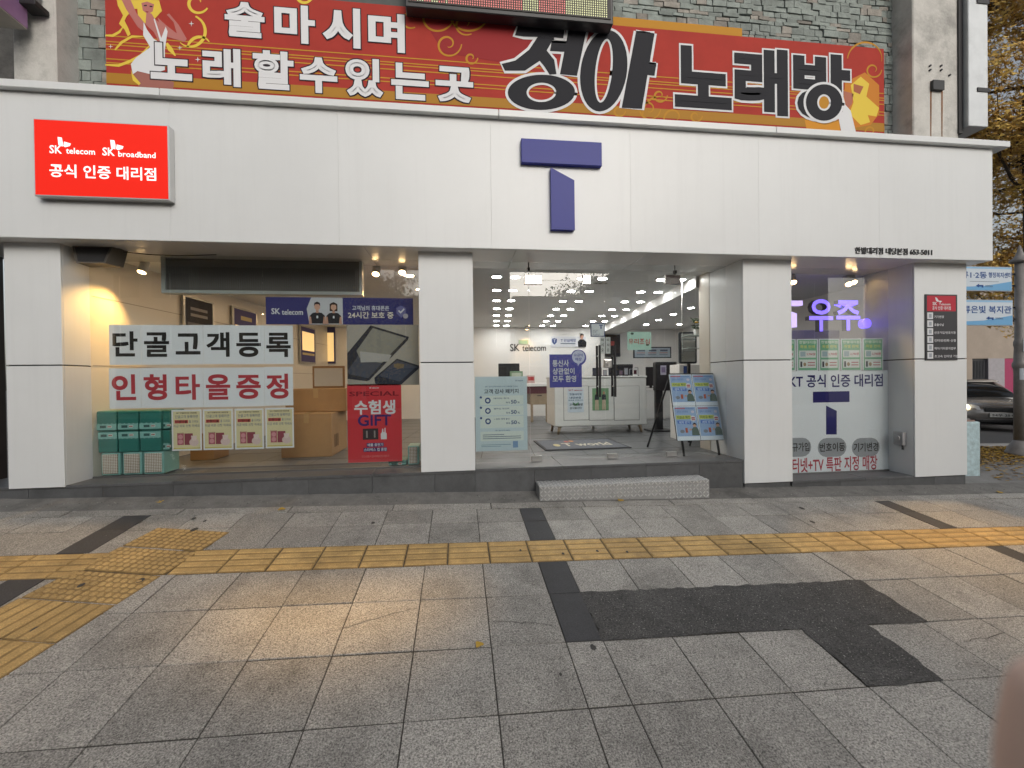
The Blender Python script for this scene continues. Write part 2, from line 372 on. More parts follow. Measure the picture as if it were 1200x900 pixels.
# far pavement to the right and left, road behind the camera, side street
pave_far = mat('far_paving', (.20, .195, .19), .8, var=.2, vs=5, fine=.2, stain=.3)
def sheet_xy(name, x0, x1, y0, y1, fz, m, parent=None, nx=8, ny=8):
    V = [(x0+(x1-x0)*i/nx, y0+(y1-y0)*j/ny, fz(x0+(x1-x0)*i/nx, y0+(y1-y0)*j/ny)) for i in range(nx+1) for j in range(ny+1)]
    F = [(i*(ny+1)+j, (i+1)*(ny+1)+j, (i+1)*(ny+1)+j+1, i*(ny+1)+j+1) for i in range(nx) for j in range(ny)]
    return mesh(name, V, F, m, parent)
struct(sheet_xy('side_pavement', 6.0, 40, 4.62, 6.45, lambda x, y: gz(x, y)-.013, pave_far))
struct(sheet_xy('far_pavement', 8.6, 60, -1.9, 4.62, lambda x, y: gz(x, y)-.013, pave_far))
struct(sheet_xy('left_pavement', -60, XL, -1.9, 4.62, lambda x, y: gz(max(x, -14), y)-.013, pave_far))
kz = lambda x, y: gz(x, y)+.0
o = mesh('side_kerb', [v for x in (6.0, 40) for v in ((x, 6.45, gz(x, 6.45)-.2), (x, 6.45, gz(x, 6.45)+.004), (x, 6.62, gz(x, 6.62)+.0), (x, 6.62, gz(x, 6.62)-.3))],
     [(0, 1, 5, 4), (1, 2, 6, 5), (2, 3, 7, 6)], mat('kerb_granite', (.3, .29, .28), .8, var=.15)); struct(o)
rz_ = lambda x, y: .42-.0276*(x-9)-.0259*(y-6.6)
struct(sheet_xy('side_road', 6.0, 70, 6.62, 26, rz_, ROAD))
struct(sheet_xy('street', -80, 80, -15, -2.1, lambda x, y: -.42-.0276*max(-14, min(14, x)), ROAD, nx=40))
struct(mesh('street_kerb', [v for x in (-60, 60) for v in ((x, -1.9, gz(max(-14, min(14, x)), -1.9)-.004), (x, -2.1, gz(max(-14, min(14, x)), -2.1)-.004), (x, -2.1, -.9))], [(0, 3, 4, 1), (1, 4, 5, 2)], MATS['kerb_granite']))
struct(sheet_xy('ground', -400, 400, -400, 400, lambda x, y: -1.6, mat('far_ground', (.1, .1, .095), .9, var=.2), nx=2, ny=2))
struct(sheet_xy('opposite_pavement', -60, 60, -19, -15, lambda x, y: -.28, pave_far))

# ================================================================ SHOP SHELL
shop = thing('phone_shop', 'white panelled phone shop front with glass doors, pillars and deep white fascia', 'shop', (1, 4.6, .5))
PY, GY, FY = 4.58, 4.9, 4.44            # pillar face, glass, fascia face
SZ = 3.03                               # soffit height
SEAM = mat('panel_joint', (.03, .03, .03), .8)
def pillar(x0, x1, z0):
    p = box('pillar', x0+.012, x1-.012, PY+.012, GY+.35, z0+.012, SZ, SEAM, shop)
    zs = 1.895
    for a, b in ((z0, zs-.006), (zs+.006, SZ)):
        box('pillar_panel', x0, x1, PY, PY+.02, a, b, PANEL, p, .003)
        for xx in (x0, x1-.02): box('pillar_panel', xx, xx+.02, PY+.0215, GY+.34, a, b, PANEL, p, .002)
P1 = (-4.125, -3.66, .757); P2 = (-.39, .163, .772); P3 = (3.172, 3.763, .512); P4 = (5.342, 6.05, .50)
for p in (P1, P2, P3, P4): pillar(*p)
# fascia
fas = box('fascia', -9, 6.18, FY+.006, 4.85, SZ+.01, 4.32, mat('fascia_core', (.5, .5, .5), .7), shop)
seams = [-8.95, -7.1, -5.6, -4.1, -2.617, -1.12, .351, 1.81, 3.258, 4.72, 6.2]
for a, b in zip(seams[:-1], seams[1:]): box('fascia_panel', a+.0007, b-.0007, FY-.014, FY+.004, SZ, 4.322, PANEL, fas)
box('fascia_end_panel', 6.182, 6.2, FY+.0045, 4.9, SZ, 4.322, PANEL, fas)
for a, b in ((-9, -2.66), (-2.655, .43), (.435, 3.42), (3.425, 6.36)): box('coping', a, b, FY-.075, 4.86, 4.325, 4.392, PANEL, fas, .004)
sx = [-9, -4.13, -2.4, -.9, .6, 2.0, 3.3, 4.7, 6.17]
for a, b in zip(sx[:-1], sx[1:]): box('soffit_panel', a+.002, b-.002, FY+.006, GY+.3, SZ-.002, SZ+.008, SOFFIT, fas)
# plinth of granite panels
def plinth(x0, x1, zt, y0=4.6, step=.62):
    x = x0
    while x < x1-.01:
        e = min(x+step, x1); e = x1 if x1-e < .15 else e
        box('granite_panel', x+.0015, e-.0015, y0, y0+.03, min(gz(x, y0), gz(e, y0))-.08, zt-.03, GRANITE, shop); x = e
    x = x0
    while x < x1-.01:
        e = min(x+step*1.5, x1); e = x1 if x1-e < .2 else e
        box('granite_ledge', x+.0015, e-.0015, y0-.008, GY+.3, zt-.029, zt, GRANITE, shop, .003); x = e
plinth(-4.6, .166, .77); plinth(.166, 3.17, .78); plinth(3.765, 6.03, .515)
box('granite_panel', 3.19, 3.75, 4.605, 4.63, .25, .54, GRANITE, shop); box('granite_panel', 6.03, 6.05, 4.6, 5.2, .2, .513, GRANITE, shop)
# ---------------------------------------------------------------- glass
def pane(name, x0, x1, z0, z1, y=GY, parent=shop): return box(name, x0, x1, y-.004, y+.004, z0, z1, GLASS, parent)
gj = W(309, 430, GY).x
pane('window_pane', -3.655, gj-.002, .785, SZ-.004); pane('window_pane', gj+.002, -.395, .785, SZ-.004)
pane('window_pane', 3.768, 5.336, .53, SZ-.004)
X1, X2, X3 = W(620.7, 430, GY).x, W(708.7, 430, GY).x, W(792, 430, GY).x; DT = 2.826
pane('side_pane', .168, X1-.003, .79, SZ-.004); pane('side_pane', X3+.003, 3.168, .79, SZ-.004); pane('transom_pane', X1+.002, X3-.002, DT+.004, SZ-.004)
box('window_sill', -3.655, -.395, GY-.012, GY+.012, .7702, .786, mat('sill_metal', (.2, .2, .2), .4, metal=.8), shop)
box('window_sill', 3.768, 5.336, GY-.012, GY+.012, .5152, .531, MATS['sill_metal'], shop)
FIT = mat('satin_fitting', (.5, .5, .49), .3, metal=1, var=.1, vs=15)
def door(x0, x1, hx, side):
    d = pane('door', x0+.003, x1-.003, .80, DT, GY, shop)
    for yy, in ((GY-.05,), (GY+.05,)):
        q = MB(); q.bar((hx, yy, 1.5), (hx, yy, 2.09), .0135, BLACK, 12); q.build('handle', d)
        for z in (1.62, 1.97): bar('handle_mount', (hx, min(yy, GY), z), (hx, max(yy, GY), z), .007, STEEL, d, 8)
    ex = x0 if side < 0 else x1
    box('patch_fitting', ex+(.006 if side < 0 else -.13), ex+(.13 if side < 0 else -.006), GY-.02, GY+.02, .792, .845, FIT, d, .004)
    return d
d1 = door(X1, X2, X2-.075, -1); d2 = door(X2, X3, X2+.105, 1)
box('lock_plate', X2-.012, X2+.085, GY-.022, GY+.022, 1.83, 1.93, FIT, d2, .012, 2); bar('lock_cylinder', (X2+.03, GY-.04, 1.88), (X2+.03, GY-.02, 1.88), .022, STEEL, d2, 16)
box('patch_fitting', X2+.02, X2+.14, GY-.02, GY+.02, .792, .845, FIT, d2, .004)
MIRF = mat('polished_fitting', (.72, .72, .7), .12, metal=1)
for a, b in ((614, 635), (682, 692), (778, 797)):
    p, q = W(a, 322, GY), W(b, 334, GY); box('top_fitting', p.x, q.x, GY-.022, GY+.022, q.z, p.z, MIRF, shop, .008, 2)
for xx in (X1, X3): bar('hanger_rod', (xx, GY, DT+.06), (xx, GY, SZ-.004), .006, DARKM, shop, 8); box('rod_clamp', xx-.014, xx+.014, GY-.02, GY+.02, 2.93, 2.965, DARKM, shop)
bar('closer_arm', (W(686, 327, GY).x, GY+.05, DT-.01), (X2+.08, GY+.12, DT+.0), .009, STEEL, shop, 8)
# ---------------------------------------------------------------- interior shell
FZ, CZ, BY = .782, 3.05, 11.15
floor_m = mat('floor_tile', (.115, .12, .127), .38, var=.12, vs=3, fine=.08)
def rot(x, y): return x+.085*(y-GY)
mesh('interior_floor', [(-3.6, GY+.3, FZ), (6.0, GY+.3, FZ), (6.6, BY+.1, FZ), (-3.1, BY+.1, FZ)], [(0, 1, 2, 3)], floor_m, shop)
for i in range(9):
    y = 5.55+.62*i; box('floor_joint', -3.1, 6.0, y, y+.006, FZ-.01, FZ+.0012, SEAM, shop)
for i in range(14):
    x = -3+.65*i; mesh('floor_joint', [(x, GY+.3, FZ+.0016), (x+.006, GY+.3, FZ+.0016), (rot(x, BY)+.006, BY, FZ+.0016), (rot(x, BY), BY, FZ+.0016)], [(0, 1, 2, 3)], SEAM, shop)
box('interior_ceiling', -3.75, 6.1, GY+.301, BY+.3, CZ, CZ+.05, CEIL, shop)
mesh('left_wall', [(-3.66, GY+.001, FZ), (rot(-3.66, BY), BY, FZ), (rot(-3.66, BY), BY, CZ), (-3.66, GY+.001, CZ)], [(0, 1, 2, 3)], BEIGE, shop)
for z in (1.9, 2.6):
    mesh('wall_joint', [(-3.655, GY+.02, z), (rot(-3.655, BY), BY, z), (rot(-3.655, BY), BY, z+.008), (-3.655, GY+.02, z+.008)], [(0, 1, 2, 3)], mat('groove', (.3, .27, .23), .7), shop)
box('back_wall', -3.4, 3.9, BY, BY+.1, FZ, CZ, INW, shop)
box('back_wall', 3.9, 7.0, BY+.3, BY+.4, FZ, CZ, INW, shop)
mesh('right_wall', [(6.0, GY+.3, .4), (6.0, BY+.3, .4), (6.0, BY+.3, CZ), (6.0, GY+.3, CZ)], [(0, 3, 2, 1)], INW, shop)
box('return_wall', 3.172, 3.74, GY+.351, 5.49, FZ-.02, CZ, BEIGE, shop)
box('window_backing', 3.77, 5.33, 5.60, 5.64, .5, 2.35, mat('backing_panel', (.35, .36, .36), .6, var=.05), shop)
box('window_deck', 3.77, 5.33, GY+.301, 5.6, .45, .5145, GRANITE, shop)
# dropped beam along the depth of the shop
a, b = WZ(792, 336.3, CZ), WZ(710.7, 380.3, CZ); dv = (b-a).normalized(); s0 = a-dv*(a.y-5.5)/dv.y; s1 = a+dv*(BY-a.y)/dv.y
V = [(s.x+dx_, s.y, z) for s in (s0, s1) for dx_, z in ((0, CZ), (0, 2.9), (.55, 2.9), (.55, CZ))]
mesh('ceiling_beam', V, [(0, 1, 5, 4), (1, 2, 6, 5), (2, 3, 7, 6), (0, 3, 2, 1)], CEIL, shop)

# ================================================================ UPPER STOREY
upper = thing('upper_storey', 'weathered concrete and stone upper storey above the white fascia', 'building', (1, 5, 4.4))
wallm = mat('wall_mortar', (.10, .108, .104), .95, var=.2)
box('backing_wall', -4.0, 6.0, 5.17, 5.4, 4.2, 8, wallm, upper)
STONE = mat('grey_green_stone', (.215, .245, .23), .85, var=.3, vs=9, fine=.12, rnd=.2, bump=.6, bs=35)  # colour lowered to hold the shade of the overhang above the wall
STONEB = mat('brown_stone', (.25, .235, .21), .85, var=.3, vs=9, fine=.12, rnd=.2, bump=.6, bs=35)
def stones(x0, x1, z0, z1, hs):
    z = z0
    while z < z1-.02:
        h = random.choice(hs); x = x0-random.uniform(0, .1)
        while x < x1-.01:
            w_ = random.uniform(.07, .22); e = min(x+w_, x1)
            a_ = max(x, x0)
            if e-a_ > .025:
                j = lambda: random.uniform(-.006, .006); pr = random.uniform(.006, .026)
                V = [(a_+.004+j()*.4, 5.16-pr+j()*.5, z+.004+j()), (e-.004+j()*.4, 5.16-pr+j()*.5, z+.004+j()), (e-.004, 5.172, z+.004), (a_+.004, 5.172, z+.004),
                     (a_+.004+j()*.4, 5.16-pr+j()*.5, min(z+h, z1)-.004+j()), (e-.004+j()*.4, 5.16-pr+j()*.5, min(z+h, z1)-.004+j()), (e-.004, 5.172, min(z+h, z1)-.004), (a_+.004, 5.172, min(z+h, z1)-.004)]
                mesh('stone', V, BF, STONE if random.random() < .8 else STONEB, upper)
            x = e
        z += h
stones(-3.92, -3.62, 4.45, 5.85, (.07, .09, .11, .13))
stones(1.75, 5.70, 5.88, 6.75, (.05, .07, .09))
stones(5.5, 5.70, 4.5, 5.88, (.06, .09, .12))
for a, b in ((-4.28, -3.90), (5.69, 6.34)): box('concrete_column', a, b, 4.88, 5.5, 4.3, 8, CONC, upper, .012)
box('dark_recess', -6.5, -4.285, 5.1, 5.4, 4.3, 8, CONCD, upper)
box('lintel', 1.7, 5.9, 5.0, 5.4, 6.72, 7.6, CONCD, upper)
rust = mat('rust_streak', (.2, .085, .03), .9, var=.4, vs=30)
for px, a, b in ((1091, 95, 160), (1104, 97, 160)):
    p, q = W(px, a, 4.878), W(px, b, 4.878); mesh('rust_streak', [(p.x-.012, 4.8785, p.z), (p.x+.012, 4.8785, p.z), (q.x+.006, 4.8785, q.z), (q.x-.008, 4.8785, q.z)], [(0, 1, 2, 3)], rust, upper)
for px, py in ((1090, 77), (1103, 77), (1090, 82), (1103, 82), (1092, 98), (1105, 98), (1113, 88), (1062, 78), (1065, 127)):
    p = W(px, py, 4.87) if px > 1070 else None
    if p: bar('anchor_bolt', (p.x, 4.86, p.z), (p.x, 4.89, p.z), .012, DARKM, upper, 8)
p, q = W(1091, 95, 4.87), W(1104, 107, 4.87); box('steel_stub', p.x, q.x, 4.84, 4.885, q.z, p.z, DARKM, upper)
p, q = W(1130, 150, 4.85), W(1152, 0, 4.85)
box('gutter_box', p.x, q.x, 4.80, 5.1, p.z, 7.9, mat('galvanised_sheet', (.5, .52, .53), .4, metal=.5, var=.06, stain=.2), upper, .006); box('gutter_back', p.x-.06, p.x-.002, 4.86, 5.1, p.z-.06, 7.9, DARKM, upper)
for z in (5.25, 6.35): box('pipe_strap', p.x+.12, q.x+.012, 4.79, 4.80, z, z+.05, DARKM, upper)

# ================================================================ SIGNS ON THE FACADE
# --- karaoke banner
BYB = 5.10
A, B = W(123, 0, BYB), W(1036, 100, BYB); zT, zB = 5.93, 4.46
class PSheet(Sheet):
    def U(s, px, py):
        p = W(px, py, s.O.y); return ((p.x-s.O.x)/s.R.x, (p.z-s.O.z)/s.D.z)
    def ppoly(s, pts, m, k=1): s.poly([s.U(*p) for p in pts], m, k)
    def ptext(s, t, x0, y0, x1, y1, m, k=2, bold=.012, shear=0):
        """text whose left and right ends are given by their own survey points, so that it stays level on the sheet"""
        (u0, va), (u1, vb) = s.U(x0, y0), s.U(x1, y1); s.text(t, u0, va, u1, vb, m, k, bold, shear)
    def spiral(s, cx, cy_, r0, r1, a0, a1, m, wd=.02, k=1):
        n = 36; s.ribbon([s.U(cx+(r0+(r1-r0)*i/n)*math.cos(a0+(a1-a0)*i/n), cy_+(r0+(r1-r0)*i/n)*math.sin(a0+(a1-a0)*i/n)) for i in range(n+1)], wd, m, k)
ban = PSheet((A.x, BYB, zT), (B.x-A.x, 0, 0), (0, 0, zB-zT), step=.002, thick=.002)
RED = mat('banner_red', hexc('a23c34'), .75, spec=.15, var=.10, vs=2.2, bump=.12, bs=7)
OCH = ink('b5822b'); YLW = ink('d8bd4a'); DKI = ink('2b2229'); WHT = ink('d3d5d8'); SKN = ink('b0706a'); DRK = ink('23242a')
H = lambda f0, f1, m, k=1: ban.rect(0, f0, 1, f1, m, k)
vv = lambda z: (zT-z)/(zT-zB)
H(vv(4.97), vv(4.86), ink('a5782e')); H(vv(4.80), vv(4.70), ink('a5782e'))
for z in (5.36, 5.30, 5.27, 5.22, 5.12, 5.08): H(vv(z), vv(z-.012), ink('bb8a30'))
dk = [(560, 12), (700, 26), (705, 60), (600, 75), (520, 62), (500, 30)]
ban.ppoly([(u, v) for u, v in dk], ink('8f2a2c'), 1.1)
for c in ((355, -6, 12, 3, 0, 5), (231, 3, 14, 4, .5, 6.2), (222, 38, 20, 16, -1.2, 2.3), (236, 57, 16, 12, 3.2, 5.6), (510, 18, 23, 8, 0, 5), (548, 12, 26, 22, .3, 3.2), (525, 52, 16, 3, 0, 8), (545, 28, 14, 3, 1, 7), (552, 68, 8, 2, 0, 7), (480, 22, 12, 3, 1, 6), (773, 112, 9, 2, 0, 7), (760, 128, 14, 3, 0, 8), (775, 132, 22, 18, 3, 5), (725, 130, 8, 2, 0, 6), (790, 138, 14, 4, 2, 7), (1015, 70, 22, 18, 3.2, 6.4), (1023, 82, 10, 3, 0, 7), (1020, 154, 7, 2, 2, 8), (815, 136, 8, 2, 0, 6)):
    ban.spiral(*c, YLW if c[0] < 400 else OCH, .032 if c[0] < 400 else .024, 1.3)
cc = crop(120, 0, 5.714)
ban.ribbon([ban.U(*cc(x, y)) for x, y in ((20, 238), (70, 240), (115, 215), (140, 180))], .028, YLW, 1.3)
ban.ribbon([ban.U(*cc(x, y)) for x, y in ((85, 335), (130, 285), (200, 245), (290, 245))], .028, YLW, 1.3)
ban.ribbon([ban.U(*cc(x, y)) for x, y in ((20, 435), (110, 440), (190, 410), (260, 370), (330, 290))], .03, YLW, 1.3)
ban.ribbon([ban.U(*cc(x, y)) for x, y in ((430, 290), (455, 330), (490, 375))], .05, YLW, 1.3)
hair = [(205, 0), (380, 0), (400, 75), (350, 130), (300, 165), (262, 140), (240, 110), (235, 60), (210, 62), (165, 110), (150, 140), (175, 190), (190, 232), (172, 245), (150, 200), (112, 160), (140, 105), (105, 40), (98, 0)]
P = lambda L, m, k: ban.ppoly([cc(*q) for q in L], m, k)
P(hair, YLW, 1.515); P([(262, 22), (300, 12), (348, 30), (338, 78), (306, 98), (272, 72)], SKN, 1.580)
P([(130, 0), (190, 0), (230, 90), (288, 160), (276, 212), (238, 182), (160, 62)], SKN, 1.645)
P([(296, 88), (330, 92), (352, 128), (392, 158), (420, 190), (396, 272), (378, 278), (345, 215), (290, 165)], SKN, 1.710)
P([(372, 120), (430, 172), (500, 226), (478, 150), (432, 100), (448, 92), (512, 168), (566, 262), (552, 282), (440, 250), (396, 205)], SKN, 1.775)
P([(278, 150), (300, 200), (345, 262), (385, 285), (425, 180), (438, 212), (420, 330), (420, 470), (330, 500), (236, 478), (205, 500), (192, 430), (226, 388), (322, 318), (274, 236)], WHT, 1.840)
P([(345, 130), (352, 126), (400, 270), (388, 280)], WHT, 1.905)
P([(212, 500), (236, 482), (330, 502), (480, 552), (474, 620), (262, 620)], ink('9a655c'), 1.970)
P([(192, 470), (206, 500), (258, 560), (246, 572), (205, 540)], YLW, 2.035)
P([(278, 36), (300, 34), (300, 42), (280, 44)], DRK, 2.100); P([(318, 40), (338, 42), (336, 50), (318, 48)], DRK, 2.165); P([(288, 76), (314, 80), (302, 88)], ink('8a3038'), 2.230)
for x, y, r in ((57, 313, 17), (597, 160, 20), (520, 322, 17), (640, 400, 20)):
    P([(x+(r if i % 2 == 0 else r*.22)*math.cos(i*math.pi/4), y+(r if i % 2 == 0 else r*.22)*math.sin(i*math.pi/4)) for i in range(8)], WHT, 2)
c9 = crop(800, 0, 3)
Q = lambda L, m, k: ban.ppoly([c9(*q) for q in L], m, k)
Q([(570, 290), (640, 255), (690, 300), (690, 400), (660, 440), (600, 450), (560, 430)], ink('c07a2e'), 1.4)
Q([(590, 300), (625, 270), (655, 295), (645, 340), (690, 380), (680, 410), (650, 405), (658, 430), (625, 440), (585, 400), (600, 360)], YLW, 1.6)
Q([(600, 295), (635, 305), (622, 332), (600, 322)], ink('a06045'), 1.8); Q([(565, 320), (600, 330), (595, 365), (575, 390)], ink('a86a58'), 1.6)
Q([(555, 350), (590, 390), (612, 480), (560, 480), (548, 420)], WHT, 1.7); Q([(428, 420), (500, 440), (550, 425), (556, 480), (440, 480)], ink('c8892c'), 1.3)
# lettering: outline behind, face in front
def banner_line(chars, face, edge, fb, eb, shear=0):
    for ch, x0, y0, x1, y1 in chars:
        (u0, v0), (u1, v1) = ban.U(x0, y0), ban.U(x1, y1); w_, h_ = u1-u0, v1-v0
        _, _, a0, a1, b0, b1 = glyphs(ch, eb, 5, 0, shear); _, _, c0_, c1_, d0, d1 = glyphs(ch, fb, 5, 0, shear)
        ban.text(ch, u0, v0, u1, v1, edge, 2.4, eb, shear)
        sx_, sy_ = w_/(a1-a0), h_/(b1-b0)
        ban.text(ch, u0+(c0_-a0)*sx_, v0+(b1-d1)*sy_, u0+(c1_-a0)*sx_, v1-(d0-b0)*sy_, face, 3.6, fb, shear)
banner_line([('술', 262, 0, 312, 47), ('마', 320, 3, 371, 54), ('시', 376, 6, 424, 59), ('며', 430, 13, 476, 64)], WHT, DKI, .078, .112)
banner_line([('노', 175, 48, 227, 97), ('래', 236, 54, 284, 104), ('할', 295, 57, 346, 108), ('수', 350, 65, 397, 112), ('있', 403, 66, 451, 117), ('는', 457, 72, 504, 120), ('곳', 509, 76, 556, 123)], WHT, DKI, .078, .112)
c2_ = crop(400, 0, 3)
def brush(pts, k, ring=None):          # one brush stroke of the large display lettering: white edge below, black face above
    O = [ban.U(*c2_(*q_)) for q_ in pts]
    ban.ribbon(O+O[:2], .062, WHT, k, False)
    if ring is None: ban.poly(O, DRK, k+.9)
    else:
        I = [ban.U(*c2_(*q_)) for q_ in ring]; n_ = len(O); ban.ribbon(I+I[:2], .05, WHT, k+.05, False)
        ban.P.add([ban.at(u, v, k+.95) for u, v in O+I], [(i, (i+1) % n_, n_+(i+1) % n_, n_+i) for i in range(n_)], DRK)
def oval(cx_, cy_, ra, rb, sh_): return [(cx_+ra*math.cos(t_)-sh_*rb*math.sin(t_), cy_+rb*math.sin(t_)) for t_ in [2*math.pi*i/40 for i in range(40)]]
brush([(622, 90), (785, 98), (780, 136), (728, 132), (640, 130), (610, 126)], 2.4)
brush([(690, 131), (748, 134), (702, 212), (645, 250), (575, 250), (563, 226), (612, 214), (660, 176)], 2.5)
brush([(688, 205), (716, 172), (748, 212), (756, 262), (732, 264), (714, 236)], 2.6)
brush([(800, 98), (862, 104), (828, 268), (768, 262)], 2.4); brush([(738, 152), (796, 154), (790, 184), (733, 181)], 2.55)
brush(oval(703, 326, 118, 62, .03), 2.7, oval(703, 326, 52, 34, .03))
brush(oval(922, 250, 82, 143, .10), 2.45, oval(922, 250, 30, 112, .10))
brush([(1035, 114), (1100, 120), (1056, 384), (985, 380)], 2.5); brush([(1070, 226), (1106, 228), (1100, 268), (1066, 264)], 2.65)
banner_line([('노', 788, 50, 859, 132), ('래', 858, 52, 925, 139), ('방', 927, 58, 998, 146)], DRK, WHT, .09, .125)
brush(oval(1695, 362, 64, 64, 0), 4.2, oval(1695, 362, 24, 29, 0)); ban.poly([ban.U(*c2_(*q_)) for q_ in oval(1695, 362, 22, 27, 0)], OCH, 4.15)
ban.build('karaoke_banner', RED, 'red printed karaoke banner with large Korean lettering above the white fascia', 'banner')
p, q = W(718, 24, 5.09), W(871, 39, 5.09)
box('ochre_banner', p.x, q.x, 5.112, 5.118, 5.85, 6.04, OCH); tag(bpy.data.objects['ochre_banner'], 'plain ochre cloth strip showing above the red banner', 'banner')
# --- LED moving sign
led = thing('led_display', 'black framed LED message board hanging above the red banner', 'led sign', (.65, 4.95, 5.82))
x0, x1, zb = -.52, 1.83, 5.795
box('housing', x0, x1, 4.93, 5.08, zb, 6.6, BLACK, led, .008)
LR = mat('led_red', (.5, .06, .05), .5, emit=.5, ecol=(1, .4, .35)); LG = mat('led_green', (.4, .42, .12), .5, emit=.55, ecol=(.85, .85, .6)); LO = mat('led_off', (.1, .09, .07), .5)
box('display_face', x0+.03, x1-.03, 4.922, 4.931, zb+.05, 6.55, mat('led_board', (.025, .022, .02), .6), led)
q = MB(); st = .026; nx = int((x1-x0-.1)/st)
for i in range(nx):
    for j in range(14):
        x = x0+.05+i*st; z = zb+.065+j*st; f = i/nx
        on = f < .55 and LR or (.55 <= f < .63 and LG) or (.63 <= f < .77 and LR) or LG
        if f < .18: on = LG if (i//3+j//4) % 2 else LR
        if f > .66 and j > 7 and (i//5) % 2: on = LR
        q.box(x, x+.012, 4.915, 4.923, z, z+.012, on)
stuff(q.build('led_dots', led))
# --- red lightbox
rb = thing('lightbox_sign', 'lit red rectangular lightbox sign with white lettering on fascia left end', 'sign', (-3.1, 4.4, 3.37))
rx0, rx1, rz0, rz1 = -3.667, -2.572, 3.37, 4.05
box('case', rx0, rx1, 4.345, FY-.015, rz0, rz1, mat('sign_case', (.6, .6, .6), .35, metal=.6), rb, .004)
REDL = mat('lit_red', (.6, .012, .006), .4, emit=.42, ecol=(1, .03, .012), spec=.15); WL = mat('lit_white', (.8, .8, .8), .4, emit=.6, ecol=(1, .93, .9))
s = PSheet((rx0+.012, 4.343, rz1-.012), (rx1-rx0-.024, 0, 0), (0, 0, rz0-rz1+.024), step=.001)
f1 = crop(0, 0, 3)
def wing(sh, C, m, sc_=1):     # the butterfly-wing mark, two petals
    sh.poly([sh.U(*C(x, y)) for x, y in ((203, 482), (218, 484), (222, 503), (221, 516), (206, 510))], m, 2)
    sh.poly([sh.U(*C(x, y)) for x, y in ((226, 498), (250, 505), (246, 514), (230, 518), (223, 514))], m, 2)
wing(s, f1, WL); wing(s, lambda x, y: f1(x+185, y+10), WL)
s.ptext('SK', *f1(174, 510), *f1(219, 541), WL, 2, .035); s.ptext('telecom', *f1(232, 519), *f1(335, 545), WL, 2, .02)
s.ptext('SK', *f1(360, 518), *f1(405, 549), WL, 2, .035); s.ptext('broadband', *f1(416, 531), *f1(548, 557), WL, 2, .02)
s.ptext('공식 인증 대리점', *f1(174, 575), *f1(550, 637), WL, 2, .03)
s.build('face', REDL, parent=rb)
# --- T logo
tl = thing('letter_t_logo', 'large blue three-dimensional T logo on the white fascia', 'sign', (1.07, 4.4, 3.2))
BLU = mat('logo_blue', hexc('2f3588'), .4, var=.03, spec=.25)
box('top_bar', .655, 1.487, 4.37, FY-.015, 3.881, 4.122, BLU, tl, .004)
V = [(x, y, z) for y in (4.37, FY-.015) for x, z in ((.953, 3.222), (1.195, 3.222), (1.195, 3.724), (.953, 3.843))]
mesh('stem', V, [(0, 1, 2, 3), (7, 6, 5, 4), (0, 4, 5, 1), (1, 5, 6, 2), (2, 6, 7, 3), (3, 7, 4, 0)], BLU, tl)
nl = thing('shop_name_lettering', 'small black raised shop name and phone number low on fascia right', 'lettering', (4.9, 4.42, 3.08))
solid_text('lettering', '한별대리점 내당본점 653-5011', 4.41, 5.388, 3.068, 3.142, FY-.024, FY-.0145, DARKM, nl, .006)
# --- plate on the right pillar
c = crop(1070, 330, 9)
s = PSheet((W(1084.4, 345.3, PY-.012).x, PY-.012, W(1100, 345.3, PY).z), (W(1121.7, 380, PY-.012).x-W(1084.4, 380, PY-.012).x, 0, 0), (0, 0, W(1100, 422.2, PY).z-W(1100, 345.3, PY).z), thick=.0115)
s.rect(.05, .02, .95, .255, ink('b23a46'))
s.poly([(.30, .045), (.35, .05), (.42, .1), (.40, .115), (.33, .10)], WHT, 2); s.poly([(.43, .095), (.52, .10), (.46, .125), (.42, .115)], WHT, 2)
s.text('SK', .22, .115, .36, .165, WHT, 2, .03); s.text('Telecom', .42, .13, .78, .165, WHT, 2, .01); s.text('공식 인증 대리점', .21, .18, .79, .235, WHT, 2, .015)
for i, t in enumerate(('기기변경', '효율수납', '신규가입/번호이동', '인터넷/전화 신청', '해지/기타문의업무', '초고속 인터넷 가입')):
    v = .275+i*.12; s.rect(.055, v, .235, v+.10, WHT); s.rect(.10, v+.02, .19, v+.08, ink('9aa0a8'), 2); s.text(t, .27, v+.045, .27+.075*len(t), v+.085, WHT, 2, .012)
s.build('pillar_plate', mat('plate_black', (.022, .022, .028), .35), 'black and red information plate on the right end pillar', 'sign')
# --- socket on the pillar's side, wires
sb = thing('wall_socket', 'small grey outdoor socket box on inner side of right pillar', 'socket', (5.33, 4.72, 1.0))
p = [W(1046.7, 517, 4.8), W(1060, 532, 4.7)]
zz0, zz1 = .86, 1.02
box('housing', 5.29, 5.340, 4.68, 4.80, zz0, zz1, mat('socket_grey', (.33, .33, .34), .5), sb, .01, 2); bar('outlet_cover', (5.285, 4.74, zz0+.085), (5.27, 4.74, zz0+.085), .035, MATS['socket_grey'], sb, 12); bar('cable_stub', (5.31, 4.70, zz0), (5.30, 4.69, zz0-.05), .012, DARKM, sb, 8)
